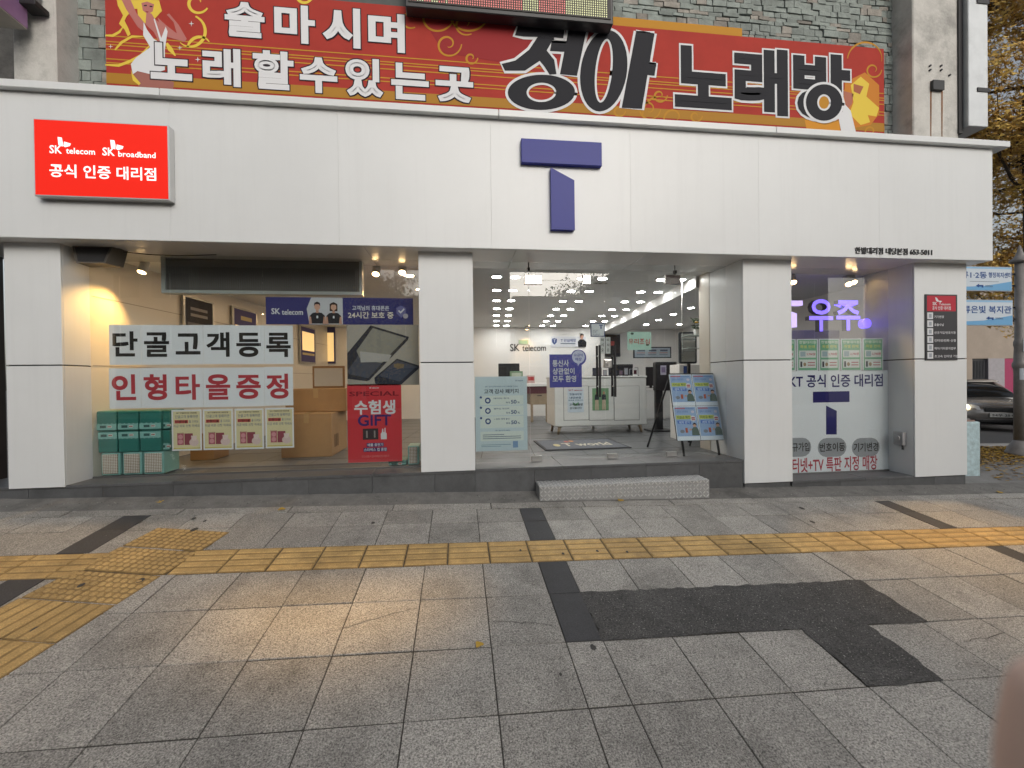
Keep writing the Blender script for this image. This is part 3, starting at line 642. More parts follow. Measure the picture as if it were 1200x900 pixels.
# --- loudspeaker under the soffit
sp = thing('loudspeaker', 'dark horn-box loudspeaker hung under the soffit beside the left pillar', 'speaker', (-3.55, 4.72, 2.85))
SPK = mat('speaker_body', (.1, .09, .075), .5)
a0, a1, zA, zB_ = W(91, 300, 4.72).x, W(143, 300, 4.72).x, W(100, 311, 4.72).z, W(100, 290.5, 4.72).z
V = [(a0, 4.66, zB_), (a1-.04, 4.66, zB_), (a1, 4.80, zB_), (a0, 4.84, zB_), (a0+.06, 4.62, zA), (a1-.08, 4.62, zA), (a1-.03, 4.78, zA), (a0+.05, 4.80, zA)]
mesh('cabinet', V, [(0, 1, 2, 3), (7, 6, 5, 4), (0, 4, 5, 1), (1, 5, 6, 2), (2, 6, 7, 3), (3, 7, 4, 0)], SPK, sp)
mesh('grille', [(a0+.03, 4.650, zB_-.015), (a1-.06, 4.650, zB_-.015), (a1-.09, 4.616, zA+.014), (a0+.08, 4.616, zA+.014)], [(0, 3, 2, 1)], mat('speaker_grille', (.02, .02, .022), .7, fine=.5, fs=300), sp)
for x in (a0+.06, a1-.02): box('bracket', x-.012, x+.012, 4.70, 4.76, zB_, SZ-.003, DARKM, sp)
q = MB(); pts = [(a1-.02, 4.76, zB_-.02), (a1+.08, 4.78, zB_-.025), (a1+.2, 4.8, zB_-.03), (a1+.45, 4.82, zB_-.03), (a1+.8, 4.83, zB_-.01)]
for a, b in zip(pts[:-1], pts[1:]): q.bar(a, b, .005, DARKM, 6)
q.build('cable', sp)
# --- projecting sign and bracket at top left
pj = thing('projecting_sign', 'purple boxed projecting sign at the upper left corner', 'sign', (-4.15, 4.4, 5.2))
VIO = mat('sign_violet', hexc('8f6f96'), .35, var=.08); p = W(32.4, 35, 4.80)
box('sign_box', p.x-.22, p.x-.004, 3.7, 4.80, p.z, p.z+1.4, mat('sign_frame', (.33, .31, .27), .5, var=.1), pj)
box('sign_face', p.x-.004, p.x, 3.72, 4.80, p.z+.012, p.z+1.4, VIO, pj)
box('pale_stripe', p.x, p.x+.002, 4.62, 4.65, p.z+.16, p.z+1.3, ink('b9a6b8'), pj); q = MB(); q.box(p.x, p.x+.002, 4.10, 4.45, p.z+.3, p.z+.5, ink('b9a6b8')); q.box(p.x, p.x+.002, 3.8, 4.0, p.z+.36, p.z+.7, ink('b9a6b8')); q.build('print', pj)
br = thing('wall_bracket', 'dark metal bracket box on the left concrete column', 'bracket', (-4.0, 4.86, 5.32))
a, b = W(33.5, 0, 4.84), W(53, 17, 4.84); box('case', a.x, b.x-.05, 4.74, 4.87, b.z+.06, a.z+.6, mat('bracket_grey', (.16, .16, .16), .6), br, .006); box('flange', a.x, b.x+.01, 4.72, 4.875, b.z, b.z+.055, DARKM, br, .006)

# ================================================================ LEFT WINDOW
IY = GY+.0075          # inside face of the glass
def pps(a, b, Y, **kw):
    p, q = W(*a, Y), W(*b, Y); return PSheet((p.x, Y, p.z), (q.x-p.x, 0, 0), (0, 0, q.z-p.z), **kw)
BK = ink('2a2725'); RD = ink('b04048'); NAVY = ink('38386e'); LBL = ink('aebfd6')
c = crop(120, 370, 4.735)
def paper_banner(label, box_, xs, chars, boxes, m):
    t = thing('paper_banner', label, 'banner', (-2.6, IY, W(*c(500, box_[3]), IY).z), 'paper banners taped inside the left window')
    z1, z0 = W(*c(500, box_[1]), IY).z, W(*c(500, box_[3]), IY).z
    for i, ch in enumerate(chars):
        a, b = W(*c(xs[i], box_[1]), IY).x, W(*c(xs[i+1], box_[1]), IY).x
        s = PSheet((a+.001, IY+.0015*(i % 2), z1+random.uniform(-.003, .003)), (b-a-.001, 0, 0), (0, 0, z0-z1), thick=.0006)
        s.ptext(ch, *c(*boxes[i][:2]), *c(*boxes[i][2:]), m, 1.2, .06); s.build('paper_sheet', PAPER, parent=t)
xs = [35, 212, 384, 557, 727, 897, 1056]
paper_banner('white paper banner with six bold black Korean characters in left window', (35, 52, 1056, 271), xs, '단골고객등록', [(55, 86, 197, 226), (230, 92, 372, 228), (405, 98, 545, 215), (575, 91, 707, 228), (742, 94, 881, 229), (908, 94, 1046, 229)], BK)
paper_banner('white paper banner with six red Korean characters in left window', (32, 288, 1056, 508), xs, '인형타올증정', [(50, 326, 188, 468), (228, 325, 361, 468), (405, 326, 543, 466), (573, 325, 711, 465), (742, 329, 880, 461), (908, 322, 1034, 460)], RD)
CRM = ink('d2c9a0'); PNK = ink('a8606a'); GRY = ink('7f838c'); PWH = ink('d9dde2')
for i, (a, b) in enumerate((((383, 523), (553, 746)), ((557, 520), (727, 741)), ((733, 517), (897, 737)), ((903, 512), (1064, 731)))):
    s = pps(c(*a), c(*b), IY+.001, thick=.0006)
    s.rect(.05, .04, .95, .96, CRM, 1); s.text('SKT 한별대리점 내당본점', .16, .06, .84, .10, BK, 2, .02)
    s.text('단골고객 등록하면', .12, .13, .88, .21, GRY, 2, .03); s.rect(.10, .25, .55, .33, ink('c25550'), 2); s.text('인형타올', .12, .255, .53, .325, BK, 3, .02); s.text('을 드려요', .58, .255, .90, .325, GRY, 2, .03)
    s.text('지금 바로 신청 하세요', .06, .36, .94, .43, GRY, 2, .03)
    s.rect(.18, .58, .40, .86, PNK, 2); s.rect(.42, .58, .70, .86, ink('8a4650'), 2); s.disc(.29, .66, .08, .055, ink('c98f94'), 3); s.disc(.29, .78, .08, .055, ink('c98f94'), 3)
    s.disc(.74, .80, .16, .095, ink('d0b9b4'), 3); s.disc(.74, .70, .09, .06, ink('d8c6c0'), 3.4); s.disc(.67, .655, .03, .022, ink('d8c6c0'), 3.2); s.disc(.81, .655, .03, .022, ink('d8c6c0'), 3.2)
    for j in range(6): s.rect(.18+.04*j, .56, .20+.04*j, .585, ink('7a3540'), 2.2)
    s.rect(.05, .93, .95, .96, ink('c3b765'), 2)
    s.build('gift_poster', PWH, ['leftmost', 'second from left', 'third from left', 'rightmost'][i]+' of the four small cream gift posters below the red-lettered banner', 'poster', 'small cream gift posters')
c = crop(290, 330, 4.09)
s = pps(c(87, 73), c(795, 207), IY+.001, thick=.0012)
U = lambda x, y: ((x-87)/708, (y-73)/134)
s.rect(0, 0, 1, 1, NAVY, .6); s.text('SK', .036, .41, .095, .63, WHT, 2, .035); s.text('telecom', .105, .45, .245, .65, WHT, 2, .015)
s.poly([U(*p_) for p_ in ((300, 74), (278, 130), (290, 206), (450, 206), (450, 74))], ink('b9bcc2'), 1.2)
def bust(sh, x, y, k, hair_long):
    D = lambda L, m, kk: sh.poly([U(x+a*k, y+b*k) for a, b in L], m, kk)
    D([(-38, 110), (-36, 72), (-22, 58), (0, 54), (22, 58), (36, 72), (38, 110)], ink('26262b'), 2); D([(-40, 112), (-38, 76), (-30, 76), (-26, 112)], ink('b98f7a'), 2.3); D([(40, 112), (38, 76), (30, 76), (26, 112)], ink('b98f7a'), 2.3)
    D([(-6, 40), (6, 40), (7, 58), (-7, 58)], ink('b98f7a'), 2.2)
    if hair_long: D([(-19, 48), (-19, 12), (0, 2), (19, 12), (19, 48)], ink('3a2722'), 2.4)
    D([(-13, 36), (-14, 18), (0, 10), (14, 18), (13, 36), (0, 48)], ink('c59c86'), 2.7); D([(-15, 24), (-13, 8), (0, 2), (13, 8), (15, 24), (8, 15), (-8, 15)], ink('2c211f'), 3); D([(-4, 72), (4, 72), (4, 84), (-4, 84)], WHT, 3)
bust(s, 328, 92, 1.0, False); bust(s, 406, 94, .98, True)
s.text('고객님의 휴대폰은', *U(495, 112), *U(676, 136), WHT, 2, .02); s.text('24시간 보호 중', *U(475, 143), *U(697, 176), ink('ded6c4'), 2, .03)
s.poly([U(*p_) for p_ in ((712, 122), (735, 110), (758, 122), (758, 150), (735, 172), (712, 150))], ink('6a6a9a'), 1.4); s.poly([U(*p_) for p_ in ((720, 138), (725, 133), (733, 141), (748, 124), (753, 129), (733, 151))], WHT, 2); s.disc(*U(757, 163), .018, .095, ink('a9a4a8'), 2.2)
s.build('phone_care_banner', NAVY, 'long purple printed strip with two black-shirted staff at top of left window', 'sign')
s = pps(c(475, 207), c(823, 495), IY+.001, thick=.001); U = lambda x, y: ((x-475)/348, (y-207)/288)
T = lambda L, m, k: s.poly([U(*q_) for q_ in L], m, k)
T([(476, 342), (590, 209), (776, 264), (770, 280), (580, 470), (566, 474), (476, 462)], ink('34343c'), 1); T([(520, 330), (600, 222), (762, 270), (640, 390), (534, 362)], ink('8d8a80'), 2); T([(534, 345), (622, 362), (640, 392), (575, 460), (482, 440), (476, 425)], ink('50525c'), 1.6)
T([(536, 332), (690, 350), (672, 382), (540, 385)], ink('a9a6a2'), 2.6); T([(606, 478), (604, 458), (715, 368), (824, 402), (824, 415), (735, 492), (610, 488)], ink('33353f'), 1); T([(625, 450), (715, 376), (812, 407), (728, 478)], ink('4a4e5c'), 2); T([(700, 394), (720, 390), (750, 394), (748, 412), (720, 418), (700, 408)], ink('7d6b52'), 3)
s.build('phone_poster', mat('poster_grey', hexc('a39d93'), .3), 'large grey poster of two folding phones above red gift poster', 'poster')
s = pps(c(477, 493), c(742, 860), IY+.001, thick=.001); U = lambda x, y: ((x-477)/265, (y-493)/367)
T = lambda t, x0, y0, x1, y1, m, b=.03, k=2: s.text(t, *U(x0, y0), *U(x1, y1), m, k, b)
T('SK telecom', 585, 506, 632, 514, WHT, .02); T('SPECIAL', 487, 527, 730, 549, ink('7d2630'), .035); T('수험생', 510, 568, 712, 636, WHT, .06, 3); T('GIFT', 527, 637, 690, 690, ink('3c2a68'), .05)
s.rect(*U(550, 702), *U(626, 754), ink('3d3335'), 1.5); T('1', 566, 712, 574, 745, ink('8c8480'), .02, 2.5); T('1', 604, 712, 612, 745, ink('8c8480'), .02, 2.5)
s.poly([U(*q_) for q_ in ((638, 754), (638, 726), (643, 722), (645, 704), (650, 704), (651, 720), (656, 720), (657, 700), (661, 700), (662, 722), (667, 726), (667, 754))], WHT, 1.5)
s.rect(*U(568, 770), *U(652, 788), ink('4a2b66'), 1.4); T('애플 충전기', 572, 772, 648, 786, WHT, .03); s.rect(*U(552, 792), *U(668, 811), ink('4a2b66'), 1.4); T('스타벅스 컵 증정', 555, 794, 665, 809, WHT, .03); T('*조기 소진될 수 있으며 매장에 문의 바랍니다', 542, 828, 678, 838, ink('d99a94'), .0)
s.build('gift_event_poster', mat('poster_red', hexc('c4343c'), .4, var=.02), 'red gift event poster with white and purple lettering in left window', 'poster')
# --- towel packs behind the glass
TEAL = mat('pack_teal', hexc('2f7068'), .3, var=.06, vs=9); TEALL = mat('pack_light_teal', hexc('7fb0aa'), .3); PKW = ink('c9cdc8')
def check_mat():
    m = mat('brown_check', (.5, .45, .38), .6); n = m.node_tree.nodes; l = m.node_tree.links
    g = n.new('ShaderNodeTexCoord'); vm = n.new('ShaderNodeVectorMath'); vm.operation = 'SCALE'; vm.inputs['Scale'].default_value = 62; l.new(g.outputs['Object'], vm.inputs[0])
    sx_ = n.new('ShaderNodeSeparateXYZ'); l.new(vm.outputs[0], sx_.inputs[0]); outs = []
    for a in ('X', 'Z'):
        f = n.new('ShaderNodeMath'); f.operation = 'FRACT'; l.new(sx_.outputs[a], f.inputs[0]); gt = n.new('ShaderNodeMath'); gt.operation = 'GREATER_THAN'; gt.inputs[1].default_value = .5; l.new(f.outputs[0], gt.inputs[0]); outs.append(gt)
    ad = n.new('ShaderNodeMath'); ad.operation = 'ADD'; l.new(outs[0].outputs[0], ad.inputs[0]); l.new(outs[1].outputs[0], ad.inputs[1])
    cr_ = n.new('ShaderNodeValToRGB'); cr_.color_ramp.interpolation = 'CONSTANT'; e = cr_.color_ramp.elements; e[0].color = (.20, .13, .09, 1); e[1].position = .45; e[1].color = (.42, .36, .3, 1); e.new(.9).color = (.7, .68, .63, 1)
    dv_ = n.new('ShaderNodeMath'); dv_.operation = 'DIVIDE'; dv_.inputs[1].default_value = 2; l.new(ad.outputs[0], dv_.inputs[0]); l.new(dv_.outputs[0], cr_.inputs[0]); l.new(cr_.outputs[0], n['Principled BSDF'].inputs['Base Color']); return m
CHK = check_mat()
def pack(px0, px1, z0, z1, kind, row, col, y=GY+.05, dep=.26, label=None):
    x0, x1 = W(px0, 510, y).x, W(px1, 510, y).x
    lab = label or ('%s pack of the %s row of %s, stacked behind the left window' % (['leftmost', 'middle', 'right-hand'][col], ['top', 'middle', 'bottom'][row], ['teal tissue packs', 'teal tissue packs', 'checked towel bundles'][row]))
    t = thing('towel_pack', lab, 'pack', ((x0+x1)/2, y, z0), 'packs stacked behind the left window')
    m = CHK if kind == 'check' else TEAL
    box('wrapper', x0+.004, x1-.004, y, y+dep, z0, z1-.004, m if kind != 'check' else TEALL, t, .014, 2)
    if kind == 'check':
        o = box('folded_towel', -(x1-x0)/2+.02, (x1-x0)/2-.02, -.01, .0, -(z1-z0)/2+.018, (z1-z0)/2-.016, CHK, t, .004); o.matrix_parent_inverse = Matrix.Identity(4); o.location = (0, 0, (z1-z0)/2)
        return
    za, zb_ = (z0+.012, z0+(z1-z0)*.34) if kind == 'teal' else (z1-(z1-z0)*.36, z1-.016)
    mesh('pale_band', bv(x0+.006, x1-.006, y-.002, y+.004, za, zb_), BF, TEALL, t)
    n_ = 9; zz_ = zb_ if kind == 'teal' else za
    mesh('scalloped_edge', [(x0+.006+(x1-x0-.012)*i/n_, y-.0022, zz_+(.008 if i % 2 else -.006)) for i in range(n_+1)]+[(x1-.006, y-.0022, zz_-.01 if kind == 'teal' else zz_+.01), (x0+.006, y-.0022, zz_-.01 if kind == 'teal' else zz_+.01)], [tuple(range(n_+3))], TEALL, t)
    q = MB(); mx_ = (x0+x1)/2
    q.box(mx_-.06, mx_-.005, y-.003, y, (za+zb_)/2-.012, (za+zb_)/2+.014, ink('3a5a58')); q.box(mx_+.01, mx_+.05, y-.003, y, (za+zb_)/2-.01, (za+zb_)/2+.014, PKW); q.box(mx_+.012, mx_+.045, y-.0034, y, (za+zb_)/2-.003, (za+zb_)/2+.006, ink('a04040')); q.build('print', t)
zA, zB_, zC, zD = W(130, 481.3, 4.95).z, W(130, 505, 4.95).z, W(130, 530.5, 4.95).z, FZ
for i, (a, b) in enumerate(((112.7, 137.3), (137.6, 162.7), (162.9, 189.3))): pack(a, b, zB_, zA, 'teal', 0, i)
for i, (a, b) in enumerate(((114, 137.5), (138, 162.7), (163.3, 188.7))): pack(a, b, zC, zB_, 'teal2', 1, i)
for i, (a, b) in enumerate(((117.3, 140.7), (142.7, 166), (166.7, 192)) ): pack(a, b, zD, zC, 'check', 2, i)
for k, (a, b, z0_, z1_) in enumerate(((189.6, 199.5, zB_, zA-.004), (189, 199, zC, zB_-.004))): pack(a, b, z0_, z1_, 'teal', k, 0, y=GY+.09, label=['top', 'lower'][k]+' narrow teal pack end at the right side of the tissue stack')
V = []; F = []
p0, p1 = W(189, 500, GY+.05), W(214, 540, GY+.05); n = 10
for i in range(n+1):
    for j in range(n+1):
        u, v = i/n, j/n; V.append((p0.x+(p1.x-p0.x)*u*(.55+.45*v), GY+.045+.06*u+random.uniform(-.012, .012), zA-.01-(zA-zD-.02)*v))
for i in range(n):
    for j in range(n): F.append((i*(n+1)+j, (i+1)*(n+1)+j, (i+1)*(n+1)+j+1, i*(n+1)+j+1))
tag(mesh('plastic_wrap', V, F, FILM), 'crumpled clear plastic wrap loose beside the tissue packs', 'plastic wrap')
pack(477, 491, FZ, W(480, 521, 5.05).z, 'check', 2, 0, y=GY+.06, label='checked towel bundle on the sill beside the red poster')
pack(454, 476, FZ, FZ+.06, 'teal', 0, 0, y=GY+.06, label='teal pack lying flat below the red gift poster')
# --- cardboard boxes
CARD = mat('cardboard', hexc('a5845c'), .75, var=.08, vs=5)
def carton(name, label, x0, x1, y0, y1, z0, z1, flap=True):
    t = thing('cardboard_box', label, 'box', ((x0+x1)/2, (y0+y1)/2, z0), 'cardboard boxes in the left window')
    box('body', x0, x1, y0, y1, z0, z1, CARD, t, .006)
    box('packing_tape', (x0+x1)/2-.03, (x0+x1)/2+.03, y0-.0015, y1+.0015, z1-.12, z1+.0015, mat('tape', hexc('b79a70'), .25), t)
    q = MB()
    for k in range(3): q.box(x1+.0005, x1+.001, y0+.12+k*.07, y0+.17+k*.07, z0+.10, z0+.26, ink('6b5237'))
    q.build('print', t)
a = WZ(334, 535, FZ); b = WZ(389, 535, FZ); z1 = W(389, 484, b.y).z
carton('b', 'large brown cardboard box on the floor behind the small posters', a.x, b.x, b.y, b.y+.75, FZ, z1)
z2 = W(389, 455, b.y+.5).z
carton('b', 'upper brown cardboard box stacked behind the large one', W(341, 470, b.y+.5).x, W(410, 470, b.y+.5).x, b.y+.30, b.y+.74, z1+.002, z2)
a = WZ(219, 541, FZ); b2 = WZ(251, 539, FZ); carton('b', 'small brown cardboard box low on the floor left of the others', a.x, b2.x, b2.y, b2.y+.35, FZ, FZ+.3)
fr = thing('picture_frame', 'pale framed board leaning on top of the cardboard boxes', 'frame', (-1.6, b.y+.5, z2)); yb = b.y+.55
p, q_ = W(366, 429, yb), W(404, 453.5, yb); box('frame', p.x, q_.x, yb, yb+.03, z2+.002, p.z, mat('wood_frame', hexc('8a6a48'), .5), fr, .004); box('board', p.x+.025, q_.x-.025, yb-.003, yb+.001, z2+.03, p.z-.03, ink('b9b9b4'), fr)
# --- LED screen seen from behind, near the ceiling
lp = thing('window_led_panel', 'dark gridded screen in a pale frame across top of left window', 'screen', (-2.0, 5.0, 2.65))
p, q_ = W(189.3, 298.3, 5.0), W(425, 345, 5.0); x0, x1, z0, z1 = p.x, q_.x, 2.655, SZ-.004
GRID = mat('screen_dark', (.14, .13, .12), .6, spec=.2)
box('screen', x0+.03, x1-.03, 5.0, 5.06, z0+.03, z1-.005, GRID, lp)
FRM = mat('pale_frame', (.36, .39, .38), .4)
box('frame_rail', x0, x1, 4.985, 5.07, z0, z0+.035, FRM, lp); box('frame_post', x0, x0+.04, 4.985, 5.07, z0+.0355, z1, FRM, lp); box('frame_post', x1-.03, x1, 4.985, 5.07, z0+.0355, z1, FRM, lp)
q = MB(); x = x0+.05
while x < x1-.04: q.box(x, x+.003, 4.994, 4.9995, z0+.04, z1-.09, mat('grid_wire', (.12, .12, .125), .5)); x += .022
z = z0+.05
while z < z1-.09: q.box(x0+.045, x1-.035, 4.9935, 4.994, z, z+.003, MATS['grid_wire']); z += .022
stuff(q.build('grid', lp))
# --- framed wall posters along the left wall and back wall
def wallframe(label, px0, px1, pyt, pyb, face, prints):
    def on(px, py):
        d = ray(px, py); t = (-3.648-.085*GY)/(d.x-.085*d.y); return eye+d*t
    a, b = on(px0, pyt), on(px1, pyt); zt, zb = a.z, on(px0, pyb).z
    nrm = Vector((1, -.085, 0)).normalized()*.03
    t = thing('wall_frame', label, 'framed poster', (a.x, a.y, zb), 'framed posters on the left wall')
    s_ = Sheet((a.x+nrm.x, a.y+nrm.y, zt), (b.x-a.x, b.y-a.y, 0), (0, 0, zb-zt), step=.003, thick=.028)
    s_.rect(.06, .04, .94, .96, face, 1)
    for r in prints: s_.rect(*r)
    s_.build('frame', mat('steel_frame', (.4, .39, .36), .3, metal=.7), parent=t)
LITP = mat('lit_price_list', hexc('d9b987'), .4, emit=1.2, ecol=hexc('e0b878')); NV = ink('4a4470')
wallframe('dark framed poster on left wall nearest the glass', 212, 248, 345, 395, ink('2d2b2e'), [(.2, .25, .75, .32, ink('8e8a86'), 2), (.2, .40, .75, .47, ink('8e8a86'), 2), (.1, .62, .6, .9, ink('6a6663'), 2)])
wallframe('navy framed price list on left wall, second from glass', 270, 299, 358, 412, NV, [(.08, .40, .92, .9, LITP, 2), (.3, .18, .75, .27, ink('b7a67c'), 2)])
wallframe('navy framed price list on left wall, third from glass', 349.5, 368, 380, 425, NV, [(.12, .16, .88, .66, LITP, 2), (.12, .72, .88, .78, ink('b7a67c'), 2)])
s = pps((378, 383), (393, 426), BY-.03, step=.004, thick=.025); s.rect(.1, .16, .9, .94, LITP, 1)
s.build('wall_frame', NV, 'navy framed price list on back wall beside the cardboard boxes', 'framed poster', 'framed posters on the left wall')
# --- track spot lamps
WARM = (1, .55, .16)
BULB = mat('warm_bulb', (.9, .7, .4), .4, emit=22, ecol=(1, .62, .28)); LAMPW = mat('lamp_white', (.6, .58, .54), .4)
def track_spot(label, px, py, Y, target, power, size=80, yoke=None):
    p = W(px, py, Y); t = Vector(target); d = (t-p).normalized()
    r = thing('spot_lamp', label, 'spot lamp', p, 'warm spot lamps on the window tracks')
    bar('lamp_body', p-d*.13, p-d*.012, .042, LAMPW, r, 14); bar('reflector', p-d*.014, p, .045, LAMPW, r, 14, .05); bar('bulb', p-d*.002, p+d*.002, .038, BULB, r, 14)
    box('mount', p.x-.04-d.x*.1, p.x+.04-d.x*.1, p.y-.03-d.y*.1, p.y+.03-d.y*.1, p.z-d.z*.1+.02, SZ-.004, LAMPW, r)
    L = bpy.data.lights.new('spot_light', 'SPOT'); L.energy = power; L.color = WARM; L.spot_size = rad(size); L.spot_blend = .6; L.shadow_soft_size = .04
    o = linked('spot_light', L, r); o.location = p+d*.01; o.matrix_parent_inverse = INV[r.name]; o.rotation_euler = d.to_track_quat('-Z', 'Y').to_euler()
    return r
g_ = lambda px, py: G(px, py)
track_spot('single warm spot lamp near the loudspeaker in left window', 166, 319, 5.2, (-3.55, 4.5, 1.1), 120, 100)
track_spot('left of the paired warm spot lamps by the middle pillar', 440.3, 321.3, 5.2, (-1.0, 3.75, .43), 420, 42)
track_spot('right of the paired warm spot lamps by the middle pillar', 471.4, 319.5, 5.2, (-.65, 3.6, .42), 480, 38)
track_spot('left of the paired warm spot lamps over the blue letters', 995, 333, 5.2, (4.1, 3.4, .27), 230, 40)
track_spot('right of the paired warm spot lamps over the blue letters', 1000.5, 331, 5.22, (4.7, 3.45, .27), 230, 40)
track_spot('warm spot lamp at the left edge of the right window', 929.5, 331, 5.2, (3.6, 3.7, .3), 80, 50)
# ================================================================ DOOR SIGNS
c = crop(550, 430, 8.19)
s = pps(c(54, 95), c(560, 796), IY+.001, thick=.0012); U = lambda x, y: ((x-54)/506, (y-95)/701)
PBL = mat('poster_pale_blue', hexc('c2d3da'), .35); CRW = ink('d6e0da'); DB = ink('34497f'); SL = ink('5a6a80')
T = lambda t, x0, y0, x1, y1, m, b=.02, k=2: s.text(t, *U(x0, y0), *U(x1, y1), m, k, b)
T('SK telecom', 446, 128, 520, 142, SL); T('SKT 장기고객이라면 누구나 혜택을 드려요', 150, 182, 470, 196, SL, .01); T('고객 감사 패키지', 140, 213, 476, 256, ink('31343c'), .04)
for y0, y1, n_, t1 in ((275, 362, '50', '데이터 추가'), (372, 460, '50', '멤버십 포인트'), (470, 580, '50', '+ 영화 예매 할인')):
    s.rect(*U(100, y0), *U(523, y1), CRW, 1); T(t1, 232, y0+18, 385, y0+34, SL, .02); T(n_, 400, y0+42, 456, y0+78, DB, .05); T('%', 462, y0+58, 488, y0+76, SL, .02); T('최대', 350, y0+58, 390, y0+76, SL, .02); s.disc(*U(108, y0+14), .022, .016, DB, 2); s.disc(*U(175, y0+45), .055, .04, DB, 1.6); s.disc(*U(175, y0+45), .03, .022, CRW, 2)
T('꼭 알아두세요', 245, 598, 390, 612, SL, .01); s.rect(*U(100, 612), *U(523, 702), CRW, 1)
for y in (640, 658, 676): s.bars([(*U(122, y), *U(330 if y == 640 else 495, y+6))], SL)
s.bars([(*U(106, 735), *U(395, 740)), (*U(106, 750), *U(300, 755))], ink('8299a8')); s.rect(*U(415, 708), *U(465, 770), ink('7f9cc0'), 1)
s.build('price_poster', PBL, 'pale blue package poster taped to glass left of the doors', 'poster')
c = crop(590, 370, 5.295); OY = GY-.006
s = pps(c(285, 240), c(487, 443), IY+.002, thick=.003); VB = mat('welcome_purple', hexc('48489a'), .4)
P_ = mat('clear_edge', hexc('48489a'), .4)
s.text('통신사', .09, .17, .60, .37, WHT, 2, .025); s.text('상관없이', .09, .41, .77, .61, WHT, 2, .025); s.text('모두 환영', .09, .64, .82, .84, WHT, 2, .025)
s.disc(.90, .10, .245, .245, VB, 1, 28); s.disc(.90, .08, .20, .20, ink('c6cbe0'), 2, 28); s.poly([(.86, .25), (.98, .22), (.88, .36)], ink('c6cbe0'), 2.1); s.text('요금의', .76, -.02, 1.03, .07, VB, 3, .02); s.text('매장', .80, .10, 1.0, .20, VB, 3, .02)
s.build('welcome_sign', VB, 'purple square welcome sign with round speech bubble on left door', 'sign')
s = pps(c(540, 45), c(630, 130), IY+.002, thick=.004); s.rect(.06, .07, .94, .93, ink('d3d8dc')); s.rect(.6, .12, .85, .2, DB, 2); s.rect(.68, .22, .77, .42, DB, 2); s.text('안심 매장', .15, .50, .5, .58, SL, 2); s.text('인증', .15, .62, .42, .70, SL, 2); s.text('SK telecom', .15, .78, .66, .85, SL, 2)
s.build('small_white_notice', ink('44527a'), 'small white notice with blue border above the door handles', 'sign')
for i, (a, b, lab) in enumerate((((598, 133), (630, 235), 'left'), ((633, 133), (664, 235), 'right'))):
    s = pps(c(*a), c(*b), IY+.001, thick=.001)
    for j, ch in enumerate('미시오'): s.text(ch, .25, .08+.3*j, .75, .26+.3*j, DRK, 2, .03)
    s.build('push_label', ink('c9ccca'), lab+' of two narrow white push labels at the door joint', 'label', 'push labels on the doors')
s = pps(c(768, 100), c(917, 212), IY+.001, thick=.001)
for j, ch in enumerate('유리조심'): s.text(ch, .05+.23*j, .38, .25+.23*j, .68, ink('b0605a'), 2, .05)
s.disc(.2, .1, .07, .06, ink('4a5a50'), 2); s.disc(.84, .72, .07, .06, ink('4a5a50'), 2)
s.build('glass_warning', mat('mint_paper', hexc('a9cdbf'), .5), 'mint paper glass warning with red letters on right door', 'sign')
# ================================================================ INTERIOR
DL = mat('downlight_lens', (.9, .9, .9), .4, emit=82, ecol=(1, .96, .92)); DR = mat('downlight_rim', (.75, .75, .74), .4)
DLW = mat('added_downlight_lens', (.9, .8, .6), .4, emit=80, ecol=(1, .66, .36))
lights = []
for r in range(7):
    y = 5.69+.835*r
    for k, x in enumerate((.513, .756, 1.645, 1.925, 2.745, 3.03)): lights.append((r, k, rot(x, y)-.068, y))
for r in range(7):
    for k, x in enumerate((-2.7, -1.7, -.6)): lights.append((r, k+7, rot(x, 5.69+.835*r)-.068, 5.69+.835*r))  # unseen downlights added to brighten and warm the left window area
for r, (x, y) in enumerate(((4.42, 7.93), (4.49, 8.75), (4.56, 9.59), (4.62, 10.4), (5.45, 10.33))): lights.append((r, 6, x, y))
for r, k, x, y in lights:
    lab = ('round ceiling downlight in row %s from the glass, %s from left' % (ordn(r), ordn(k))) if k < 6 else ('unseen ceiling downlight added to warm the left window area, row %s from the glass, %s from left' % (ordn(r), ordn(k-7))) if k > 6 else 'round ceiling downlight right of the white beam, %s from the glass' % ordn(r)
    t = thing('downlight', lab, 'downlight', (x, y, CZ), 'round downlights in the shop ceiling')
    lathe('rim', [(.075, 0), (.075, -.008), (.062, -.008)], (x, y, CZ), DR, t, 16); lathe('lens', [(.06, -.0085), (.06, -.010)], (x, y, CZ), DL if k < 7 else DLW, t, 16, False)
WW = mat('added_washer_bulb', (.9, .7, .4), .4, emit=10, ecol=(1, .6, .25))
t = thing('added_wall_washer', 'small lamp added for the warm glow on the back wall above the shop lettering', 'lamp', (1.72, BY-.25, CZ)); bar('lamp_body', (1.72, BY-.25, CZ-.001), (1.72, BY-.25, CZ-.08), .045, LAMPW, t, 12); bar('bulb', (1.72, BY-.25, CZ-.081), (1.72, BY-.25, CZ-.084), .035, WW, t, 12)  # lamp added to make the warm glow on the back wall
L = bpy.data.lights.new('added_washer_light', 'SPOT'); L.energy = 12; L.color = WARM; L.spot_size = rad(70); L.spot_blend = .8; o = linked('added_washer_light', L, t); o.location = (1.72, BY-.25, CZ-.09); o.rotation_euler = Vector((0, .45, -1)).to_track_quat('-Z', 'Y').to_euler()
c = crop(555, 295, 7.5); y = BY-.02
t = thing('wall_lettering', 'dark shop name lettering mounted on the white back wall', 'lettering', (2, y, 2.5)); p, q_ = W(*c(320, 810), y), W(*c(637, 872), y); k_ = W(*c(405, 830), y).x; k2 = W(*c(428, 830), y).x; h_ = p.z-q_.z
